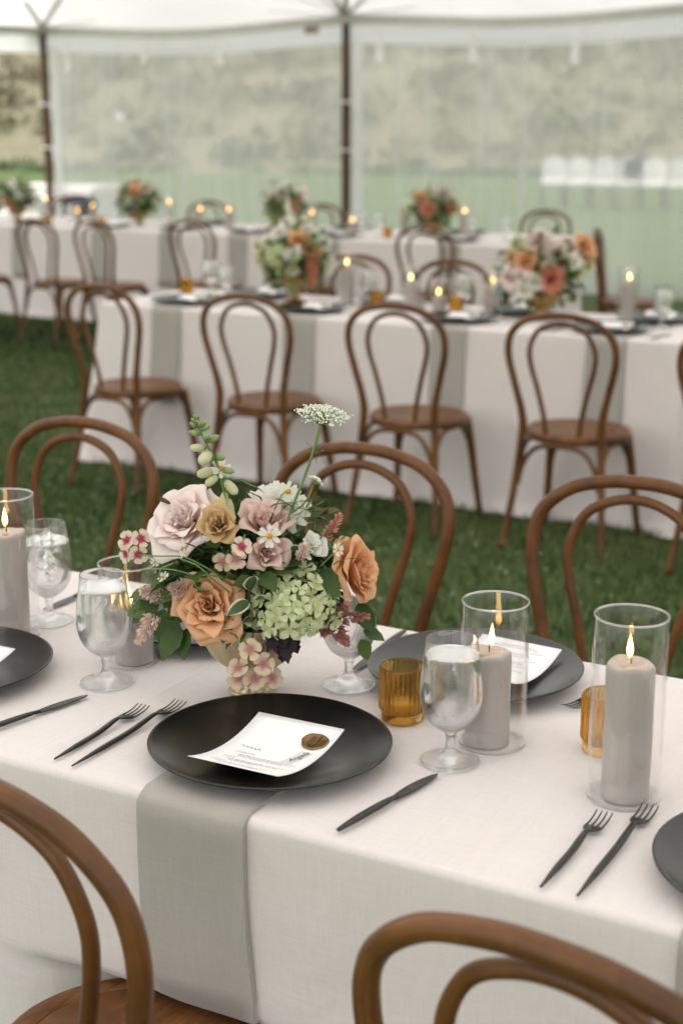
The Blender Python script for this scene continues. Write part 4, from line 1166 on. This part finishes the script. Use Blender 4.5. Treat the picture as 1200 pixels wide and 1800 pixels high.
# lace umbels on a tall stem
lp = spline([(.02, -.05, .15), (.0546, -.06, .2711), (.086, -.06, .355), (.1044, -.06, .418)], 6)
lc = ob('lace_flower', G().add(*sweep(lp, .0021, 7)).mesh('lace_stem', 'stem'), A)
def umbel(r, h, n, seed):
    g = G(); gs = G(); rs = random.Random(seed)
    for k in range(n):
        q = math.sqrt((k + .5) / n); a = k * R(137.5); c = Vector((r * q * math.cos(a), r * q * math.sin(a), h * (1 - q * q * .75)))
        gs.add(*sweep([Vector((0, 0, -h * .5)), c * .55 + Vector((0, 0, -h * .12)), c], .00055, 4))
        for _ in range(9):
            p = c + Vector((rs.gauss(0, 1), rs.gauss(0, 1), abs(rs.gauss(0, .5)))) * r * .085
            g.add(*ball(.0013 * rs.uniform(.7, 1.3), 5, 3), Matrix.Translation(p))
    return g.mesh('umbel', 'lace', False), gs.mesh('rays', 'bud')
u1, r1 = umbel(.036, .016, 46, 1); u2, r2 = umbel(.011, .007, 14, 2)
uo = ob('umbel', u1, lc, (.1046, -.06, .418), (R(8), R(6), 0)); ob('rays', r1, lc, (.1046, -.06, .418), (R(8), R(6), 0))
ob('umbel', u2, lc, (.093, -.05, .328), (R(-20), R(30), 0)); ob('rays', r2, lc, (.093, -.05, .328), (R(-20), R(30), 0))
ob('side_stem', G().add(*sweep(spline([(.060, -.06, .285), (.080, -.055, .30), (.092, -.05, .325)], 5), .0013, 5)).mesh('side_stem', 'stem'), lc)
# feathery leaflets on the lace stem
g = G(); rs = random.Random(8)
for (c, n, s) in (((.080, -.06, .29), 60, .022), ((.094, -.06, .375), 14, .016)):
    for _ in range(n):
        d = Vector((rs.gauss(.3, 1), rs.gauss(0, .6), rs.gauss(.2, .7))).normalized(); p = Vector(c) + d * s * rs.random()
        g.add(*sweep([p, p + (d + Vector((rs.gauss(0, .3),) * 3)) * s * .5], .0004, 3))
ob('feathery_foliage', g.mesh('feathery_foliage', 'stem'), A, kind='stuff')
# leaves that can be told apart
LM = {k: leaf_mesh(*a) for k, a in dict(deep=(.045, .0155, 'leaf', .3, .2, .1), fresh=(.042, .0145, 'leaf2', .35, .2, .12), bronze=(.036, .010, 'leafb', .3, .2, .1), var=(.034, .010, 'varieg', .25, .35), varS=(.020, .0055, 'varieg', .25, .4), dark=(.036, .0135, 'darkleaf', .3, .2, .3), blade=(.045, .0028, 'leaf2', .5, .3), tiny=(.020, .006, 'leaf', .3, .3)).items()}
def leaf(kind, loc, d, roll=0.0, s=1.0):
    d = Vector(d).normalized()
    m = d.to_track_quat('Y', 'Z').to_matrix() @ Matrix.Rotation(roll, 3, 'Y')
    return ob('leaf', LM[kind], A, loc, m, (s, s, s))
for a in (('deep', (.100, -.070, .205), dr(35, -25), .6, 1.1), ('deep', (.155, -.050, .150), dr(40, -50), .9, 1.0), ('deep', (.162, -.050, .110), dr(70, -10), .5, .75), ('fresh', (.158, -.055, .098), dr(60, -60), .7, .8),
          ('deep', (.150, -.03, .165), dr(80, -30), .4, 1.0), ('fresh', (-.125, -.045, .165), dr(-70, 10), -.5, 1.1), ('deep', (-.128, -.05, .158), dr(-65, -30), -.7, 1.15), ('fresh', (-.130, -.05, .15), dr(-70, -10), -.9, 1.1), ('fresh', (-.12, -.06, .145), dr(-30, -65), -.6, 1.1),
          ('deep', (-.095, -.085, .128), dr(-45, -40), -.3, 1.2), ('deep', (-.10, -.08, .14), dr(-60, -55), -.8, 1.2), ('deep', (-.085, -.085, .125), dr(-20, -45), .4, 1.0), ('fresh', (-.105, -.075, .13), dr(-80, -25), -.4, .9),
          ('var', (.006, -.112, .188), dr(10, 62), .2, 1.15), ('var', (.004, -.112, .172), dr(-55, -12), -.6, 1.1), ('var', (.012, -.115, .176), dr(30, 30), .4, .8), ('var', (.03, -.11, .15), dr(40, -40), .5, .9), ('var', (.09, -.09, .215), dr(-30, 20), .5, .9),
          ('dark', (.040, -.105, .130), dr(20, -50), .2, 1.1), ('dark', (.045, -.105, .125), dr(60, -35), .6, 1.0), ('dark', (.050, -.11, .118), dr(30, -80), .0, 1.0), ('dark', (.042, -.105, .128), dr(-30, -40), -.6, .9), ('dark', (.060, -.105, .12), dr(80, -60), .8, .8), ('dark', (.052, -.112, .110), dr(10, -30), .3, .8),
          ('bronze', (.096, -.03, .275), dr(70, 30), .4, 1.0), ('bronze', (.10, -.03, .268), dr(30, 60), .4, .9), ('bronze', (.094, -.03, .262), dr(80, 5), .5, 1.0), ('bronze', (.10, -.03, .285), dr(-20, 70), .2, .8), ('deep', (.130, -.03, .235), dr(40, 60), .3, .5), ('deep', (.122, -.035, .238), dr(-20, 60), .3, .55),
          ('bronze', (-.115, -.02, .285), dr(-40, 60), .3, .7), ('deep', (.095, -.08, .165), dr(50, -10), .4, .9), ('deep', (-.02, -.10, .20), dr(-20, 40), .2, .9), ('deep', (-.10, -.08, .20), dr(-40, 10), .2, 1.1), ('deep', (-.075, -.09, .205), dr(10, 20), .2, 1.0),
          ('deep', (.06, -.09, .212), dr(20, 40), .2, 1.0), ('deep', (.02, -.10, .21), dr(30, -10), .3, .9), ('blade', (.03, -.05, .29), dr(60, 40), .2, 1.0), ('blade', (.02, -.05, .30), dr(-40, 55), .2, .9), ('blade', (-.02, -.05, .33), dr(80, 5), .2, 1.0), ('blade', (.065, -.05, .285), dr(-50, 60), .2, 1.0), ('blade', (.06, -.08, .235), dr(-60, -40), .2, 1.1), ('blade', (.12, -.08, .215), dr(50, 50), .2, .9), ('blade', (.05, -.06, .29), dr(40, 50), .2, 1.1)):
    leaf(*a)
rs = random.Random(44)
for k in range(34):      # leaves that break the outline, low on the left, low right and round the back
    a = rs.choice((rs.uniform(150, 215), rs.uniform(150, 215), rs.uniform(-45, 30), rs.uniform(40, 140)))
    ca, sa = math.cos(R(a)), math.sin(R(a))
    p = (.005 + ca * .105, -.05 + rs.uniform(-.04, .05), .185 + sa * .062)
    leaf(rs.choice(('deep', 'fresh', 'fresh', 'bronze', 'tiny', 'var')), p, (ca, rs.uniform(-.7, .2), sa * .9 + rs.uniform(-.3, .3)), rs.uniform(-.9, .9), rs.uniform(.75, 1.15))
rs = random.Random(12)
for k in range(26):      # small variegated sprigs spilling over the bowl's lip
    p = (-.028 + rs.gauss(0, .014), -.10 + rs.gauss(0, .008), .135 + rs.gauss(0, .016)); leaf('varS', p, dr(rs.uniform(-80, 80), rs.uniform(-50, 50)), rs.uniform(-.6, .6), rs.uniform(.8, 1.3))
# the mass of foliage inside, too dense to count
g = G(); rs = random.Random(20)
for k in range(900):
    d = Vector((rs.gauss(0, 1), rs.gauss(0, 1), rs.gauss(0, .9))).normalized(); q = rs.uniform(.45, 1.0)
    p = Vector((.005 + d.x * .125 * q, -.015 + d.y * .085 * q, .182 + d.z * (.085 if d.z > 0 else .062) * q))
    L = rs.uniform(.018, .036); W = L * .3; dd = (d + Vector((rs.gauss(0, .6), rs.gauss(0, .6), rs.gauss(0, .6)))).normalized()
    m = Matrix.Translation(p) @ (dd.to_track_quat('Y', 'Z').to_matrix() @ Matrix.Rotation(rs.uniform(-1, 1), 3, 'Y')).to_4x4()
    v = []; uv = []
    for j in range(5):
        t = j / 4; w = W * math.sin(PI * min(1, .04 + t * .94))
        for i in (-1, 0, 1): v.append((i * w, L * t, abs(i) * w * .3 - .3 * L * t * t)); uv.append((i * .5 + .5, t))
    g.add(v, grid_faces(3, 5), uv, m)
half_ = len(g.f) // 2
for mt_, fs_ in (('leaf', g.f[:half_]), ('leaf2', g.f[half_:])):
    ids = sorted({i for f in fs_ for i in f}); mp_ = {k: q for q, k in enumerate(ids)}
    ob('filler_foliage', mk('filler_foliage', [g.v[i] for i in ids], [tuple(mp_[i] for i in f) for f in fs_], mt_, [g.uv[i] for i in ids]), A, kind='stuff')
# curling tendrils and bare stems on the left
for pts in (((-.02, -.09, .19), (-.05, -.10, .215), (-.085, -.105, .235), (-.12, -.09, .232), (-.155, -.05, .222)), ((-.02, -.10, .18), (-.045, -.112, .205), (-.065, -.115, .225), (-.09, -.112, .235)),
            ((-.10, -.10, .225), (-.118, -.10, .216), (-.12, -.10, .2)), ((-.03, -.105, .205), (-.06, -.115, .212), (-.07, -.115, .198), (-.055, -.115, .19)), ((-.05, -.1, .2), (-.1, -.1, .215), (-.14, -.08, .21), (-.155, -.06, .2)),
            ((.08, -.06, .225), (.102, -.06, .25), (.112, -.06, .265)), ((.03, -.05, .27), (.045, -.05, .305), (.056, -.04, .315)), ((-.03, -.05, .30), (-.037, -.045, .33), (-.036, -.04, .345)), ((.10, -.07, .21), (.118, -.075, .23), (.135, -.06, .245))):
    ob('flower_stem', G().add(*sweep(spline(pts, 6), .0011, 5)).mesh('flower_stem', 'stem'), A)

# ------------------------------------------------------------------ background arrangements
BM = dict(apr=rose_joined(.050, 20, 'apricot', 21), whi=rose_joined(.042, 16, 'whitep', 22, .8), pin=rose_joined(.048, 18, 'pinkrose', 23), wda=dahlia_mesh(.060, 'blush', 7, 5), cda=dahlia_mesh(.062, 'coral', 7, 6), cre=rose_joined(.034, 14, 'cream', 24, .8),
          tan=rose_joined(.034, 14, 'brownp', 25, .8), cor=rose_joined(.045, 16, 'coral', 26), ama=plume_mesh(.13, .030, 500, 'coral', 3, .0075), hyd=None)
g = G(); rs = random.Random(31)
for k in range(110):
    z = 1 - 2 * (k + .5) / 110; a = k * R(137.5); d = Vector((math.sqrt(1 - z * z) * math.cos(a), math.sqrt(1 - z * z) * math.sin(a), z)); p = d * .05
    v = fl.vertices; g.add([q.co for q in v], [tuple(f.vertices) for f in fl.polygons], None, Matrix.Translation(p) @ face_to(d, rs.random() * 6).to_4x4() @ Matrix.Scale(1.15, 4))
BM['hyd'] = g.mesh('hydrangea_bloom', 'hyd')
NAMES = dict(apr='rose', whi='white_rose', pin='rose', wda='dahlia', cda='dahlia', cre='rose', tan='lisianthus', cor='rose', ama='amaranth', hyd='hydrangea')
def foliage_mesh(seed, n, rx, rz, mat='leaf', L0=.05):
    g = G(); rs = random.Random(seed)
    for k in range(n):
        d = Vector((rs.gauss(0, 1), rs.gauss(0, 1), rs.gauss(0, .8))).normalized(); q = rs.uniform(.3, 1.1)
        p = Vector((d.x * rx * q, d.y * rx * .8 * q, d.z * rz * q)); L = L0 * rs.uniform(.6, 1.3); w = L * .24
        dd = (d + Vector((rs.gauss(0, .5), rs.gauss(0, .5), rs.gauss(0, .5)))).normalized()
        m = Matrix.Translation(p) @ (dd.to_track_quat('Y', 'Z').to_matrix() @ Matrix.Rotation(rs.uniform(-1.5, 1.5), 3, 'Y')).to_4x4()
        g.add([(0, 0, 0), (w, L * .45, .1 * L), (0, L, -.1 * L), (-w, L * .45, .1 * L)], [(0, 1, 2, 3)], [(.5, 0), (1, .5), (.5, 1), (0, .5)], m)
    return g.mesh('foliage', mat, False)
FO = [foliage_mesh(1, 130, .13, .09), foliage_mesh(2, 240, .15, .12, 'leaf2'), foliage_mesh(4, 120, .16, .13, 'bud'), foliage_mesh(3, 40, .17, .14, 'leafb')]
urn_b = G().add(*lathe(sm([(.0001, .065), (.02, .066), (.055, .080), (.082, .112), (.085, .122), (.08, .12), (.05, .09), (.0001, .08)], 3), 36)).mesh('bowl', 'brass')
urn_f = G().add(*lathe(sm([(.0001, 0), (.052, 0), (.054, .006), (.03, .018), (.016, .035), (.015, .052), (.03, .068), (.0001, .072)], 3), 36)).mesh('foot', 'brass')
low_b = G().add(*lathe(sm([(.0001, .04), (.02, .042), (.065, .065), (.09, .105), (.088, .112), (.08, .105), (.05, .07), (.0001, .06)], 3), 36)).mesh('bowl', 'brass')
low_f = G().add(*lathe(sm([(.0001, 0), (.048, 0), (.05, .006), (.028, .02), (.02, .045), (.0001, .05)], 3), 36)).mesh('foot', 'brass')
def bouquet(x, y, tall, blooms, vlab, lab, seed, s=1.0, extra=()):
    rs = random.Random(seed)
    thing('brass_urn', [('bowl', urn_b if tall else low_b), ('foot', urn_f if tall else low_f)], (x, y, TOP + .002), 0, vlab, 'vase', 'brass flower bowls')
    h = .105 if tall else .095
    b = ob('flower_arrangement', None, None, (x, y, TOP + h), (0, 0, YAW), (s, s, s), lab, 'flowers', 'table flower arrangements')
    for i, f in enumerate(FO): ob('foliage', f, b, (0, 0, .10), (0, 0, rs.random() * 6), kind='stuff')
    for (k, px, pz, d) in blooms:
        dv = Vector((px * 4, -.9, (pz - .08) * 5)); 
        if k == 'ama': dv = Vector((px * .6, -.15, -1))
        ob(NAMES[k], BM[k], b, (px, -d, pz), face_to(dv, rs.random() * 6))
    for p in extra: ob('spray', plume_mesh(p[3], .02, 60, p[4], seed, .007), b, p[:3], face_to((p[0] * 3, 0, 1)))
bouquet(-3.660, 6.10, True, [('apr', .02, .17, .09), ('hyd', -.07, .11, .08), ('ama', .075, .12, .10), ('whi', -.10, .17, .06), ('whi', .12, .16, .04), ('cre', -.01, .06, .13), ('whi', .0, .12, .13), ('whi', -.03, .23, .02), ('cre', -.14, .09, .05), ('tan', .09, .13, .10), ('whi', .14, .07, .06), ('cre', .05, .24, .0), ('whi', .06, .21, .06), ('cre', -.15, .15, .03), ('whi', -.06, .20, .07)],
        'gold footed urn holding the left flowers on the middle table', 'tall flowers with one apricot rose in the gold urn on the middle table', 1, 1.1, [(-.02, 0, .22, .12, 'lace'), (-.08, 0, .2, .09, 'bud')])
bouquet(-2.420, 6.08, False, [('cda', .02, .08, .12), ('wda', .05, .17, .05), ('apr', -.07, .14, .08), ('tan', -.12, .15, .06), ('whi', -.08, .04, .12), ('whi', -.04, .07, .12), ('pin', -.12, .08, .09), ('cre', .13, .10, .06), ('tan', .16, .15, .04), ('apr', .15, .19, .02), ('cre', -.10, .20, .02), ('pin', .10, .19, .02), ('cre', .17, .12, .02), ('wda', -.02, .21, .03), ('whi', .10, .14, .09)],
        'brass bowl under the coral dahlia flowers on the middle table', 'wide flowers with a big coral dahlia at the right of the middle table', 2, 1.12, [(.13, 0, .15, .09, 'bud')])
bouquet(-9.03, 10.35, False, [('whi', .0, .16, .1), ('cor', -.04, .06, .1), ('tan', -.12, .1, .05), ('cre', .08, .15, .05), ('whi', -.03, .2, .05)], 'brass bowl of the flowers at the far left edge', 'flowers on the farthest table at the left picture edge', 3, 1.12)
bouquet(-7.72, 10.35, False, [('wda', .06, .18, .05), ('whi', -.05, .10, .10), ('apr', -.02, .16, .09), ('tan', -.13, .12, .04), ('cre', .13, .09, .04), ('cor', -.01, .2, .04)], 'brass bowl of the second flowers on the farthest table', 'second flowers from the left on the farthest table, white with rust', 4, 1.12)
bouquet(-6.30, 10.35, False, [('cor', .06, .10, .10), ('cda', .05, .08, .08), ('wda', -.03, .17, .07), ('cre', .04, .23, .02), ('whi', -.1, .16, .04), ('pin', .12, .17, .03), ('whi', .0, .22, .06), ('whi', -.13, .1, .05)], 'brass bowl of the flowers left of the pole', 'flowers on the farthest table just left of the wooden pole', 5, 1.12)
bouquet(-5.00, 10.35, False, [('cda', -.04, .10, .11), ('apr', -.09, .17, .06), ('pin', .05, .2, .04), ('cor', .12, .10, .06), ('wda', .07, .19, .04), ('cre', -.02, .2, .04)], 'brass bowl under the coral flowers between two candles', 'coral flowers between two candles on the farthest table', 6, 1.12)

# ------------------------------------------------------------------ middle table settings
E2 = T2[2]
for x, w in ((-4.10, 'leftmost'), (-3.42, 'second from the left'), (-2.70, 'third from the left'), (-2.02, 'rightmost')):
    plate(x, E2 + .178, 'black plate on the near side of the middle table, ' + w)
    menu(x + .01, E2 + .16, 0, 'menu card on the near side of the middle table, ' + w)
    napkin(x + .02 if x < -4 else x + .05, E2, .08, .16, .42 if x < -4 else .40, 'sage napkin hanging from the middle table, ' + w, .2, int(-x * 10))
for x, w in ((-3.93, 'behind the gold urn'), (-3.216, 'left of the grouped candles'), (-2.58, 'behind the coral dahlias'), (-1.966, 'behind the right candle')):
    plate(x, 6.24, 'black plate on the far side of the middle table, ' + w)
    menu(x, 6.26, 180, 'menu card on the far side of the middle table, ' + w)
for x, y, w in ((-4.21, 6.22, 'at the left end beside the amber votive'), (-3.972, 6.0, 'left of the gold urn'), (-3.30, 6.16, 'right of the tallest candle'), (-2.85, 6.22, 'behind the amber votive between candles'), (-2.60, 6.05, 'left of the coral dahlias'), (-1.875, 6.05, 'at the right end past the last candle')):
    goblet(x, y, 'water goblet on the middle table ' + w)
for x, y, k, w in ((-3.405, 6.15, 'tall', 'right of the gold urn'), (-3.042, 6.08, 'mid', 'first of the three grouped ones'), (-2.848, 5.97, 'short', 'lowest one, beside the amber votive'), (-2.667, 6.12, 'mid', 'left of the coral dahlias'), (-2.041, 6.1, 'tall', 'right of the coral dahlias')):
    lit_candle(x, y, k, 'lit grey candle on the middle table, ' + w, 'clear candle cylinder on the middle table, ' + w)
for x, y, w in ((-4.288, 6.12, 'at its left end'), (-2.80, 6.04, 'between the candles'), (-3.225, 6.10, 'behind the third chair')):
    votive(x, y, 'amber votive on the middle table ' + w)
for x, w in ((-2.25, 'beside the rightmost plate'), (-2.215, 'touching the rightmost plate')):
    fork(x, E2 + .012, 0, .205, 'black fork on the middle table ' + w)
knife(-1.80, E2 + .015, -6, 'black knife on the middle table at its right corner')

# ------------------------------------------------------------------ farthest table settings
E3 = T3[2]
for i, (x, w) in enumerate(((-8.55, 'first from the left'), (-7.72, 'second from the left'), (-7.05, 'third from the left'), (-6.40, 'fourth from the left'), (-5.60, 'beside the pole'), (-4.62, 'at the right end'))):
    plate(x, E3 + .18, 'black plate on the farthest table, near side, ' + w)
    menu(x, E3 + .16, 0, 'menu card on the farthest table, near side, ' + w)
    napkin(x + .02, E3, .06, .17, .42, 'sage napkin hanging from the farthest table, ' + w, .2, i)
for x, w in ((-7.2, 'left half'), (-5.9, 'near the pole'), (-4.9, 'right half')):
    plate(x, 10.72, 'black plate on the farthest table, far side, ' + w)
for x, k, w in ((-8.71, 'tall', 'first from the left'), (-8.363, 'short', 'second from the left and lowest of its three'), (-8.20, 'mid', 'third from the left'), (-7.408, 'tall', 'right of the white and rust flowers'), (-7.10, 'mid', 'fifth from the left'),
                (-6.823, 'mid', 'sixth from the left'), (-6.044, 'mid', 'right of the flowers by the pole'), (-5.694, 'short', 'under the wooden pole'), (-5.239, 'tall', 'left of the coral flowers'), (-4.74, 'tall', 'right of the coral flowers')):
    lit_candle(x, 10.35, k, 'lit candle on the farthest table, ' + w, 'candle glass on the farthest table, ' + w)
for x, w in ((-8.58, 'at the left by the first candle'), (-8.28, 'between the second and third candle'), (-7.29, 'right of the tall left candle'), (-6.12, 'right of the flowers by the pole'), (-5.50, 'right of the pole'), (-5.35, 'left of the coral flowers'), (-4.60, 'right of the right-hand candle'), (-4.32, 'at the right end')):
    goblet(x, 10.15, 'water goblet on the farthest table ' + w)
for x, w in ((-7.84, 'left, near the third candle'), (-8.40, 'at far left under the first candle'), (-5.20, 'right of the pole')):
    votive(x, 10.0, 'amber votive on the farthest table, ' + w)

# ------------------------------------------------------------------ outside: white covered chairs, a far table, jackets
def cover_chair():
    P = []
    v = []; uv = []; N = 10
    back = G()
    for s in (0, 1):
        for j in range(7):
            for i in range(N + 1):
                t = i / N; x = (t - .5) * .47 * (1 - .12 * (j / 6) ** 3); z = .50 + .44 * j / 6 + .10 * (j / 6) ** 2 * math.cos((t - .5) * PI)
                v.append((x, -.20 - .05 * j / 6 + (.03 if s else -.015) + .006 * math.sin(t * 20 + j), z))
    n = 7 * (N + 1); f = grid_faces(N + 1, 7); f = f + [tuple(i + n for i in q[::-1]) for q in f]
    e = [i for i in range(N + 1)] + [j * (N + 1) + N for j in range(1, 7)] + [6 * (N + 1) + i for i in range(N - 1, -1, -1)] + [j * (N + 1) for j in range(5, 0, -1)]
    for a, b in zip(e, e[1:] + e[:1]): f.append((a, b, b + n, a + n))
    P.append(('back_cover', mk('back_cover', v, f, 'chairwhite')))
    P.append(('seat', G().add(*box(0, .02, .455, .42, .42, .05)).mesh('seat', 'chairwhite', False)))
    for a, b in ((-1, -1), (1, -1), (-1, 1), (1, 1)):
        P.append(('leg', G().add(*sweep([Vector((a * .19, b * .19 + .01, .44)), Vector((a * .21, b * .23 + .01, 0))], lambda t: .02 - .006 * t, 8)).mesh('leg', 'chairleg')))
    return P
CC = cover_chair()
for i in range(9):
    for row in range(2):
        if row: continue
        x = -11.05 + i * .50 + row * .25; y = 28.2 + row * .95
        thing('covered_chair', CC, (x, y, 0), R(28 + rnd.uniform(-4, 4)), 'white covered chair outside on the lawn, %s' % (['first', 'second', 'third', 'fourth', 'fifth', 'sixth', 'seventh', 'eighth', 'ninth'][i] + ' from the left of its row'), 'chair', 'white covered chairs on the lawn')
def jacket():
    g = G(); v = []
    for j in range(9):
        for i in range(9):
            t = i / 8 - .5; q = j / 8
            v.append((t * (.46 - .05 * q), (-.06 if q > .5 else .06) * (1 if abs(q - .5) > .06 else abs(q - .5) * 12) + .01 * math.sin(i * 2 + j), .02 - abs(q - .5) * .85 - .06 * abs(t) + .01 * math.sin(i * 3)))
    return g.add(v, grid_faces(9, 9)).mesh('jacket', 'navy')
JK = jacket()
ob('jacket', JK, None, (-9.37, 28.06, 1.04), (0, 0, R(28)), label='navy jacket draped over a white covered chair outside', cat='jacket')
ob('jacket', JK, None, (-9.27, 11.50, .915), (0, 0, R(180)), (.8, .8, .45), label='navy jacket on the back of a chair behind the farthest table', cat='jacket')
cloth('tablecloth', -14.7, -13.1, 16.5, 17.3, TOP, .05, 12, .01, 'white cloth on the table outside at the far left', 'long ivory tablecloths')
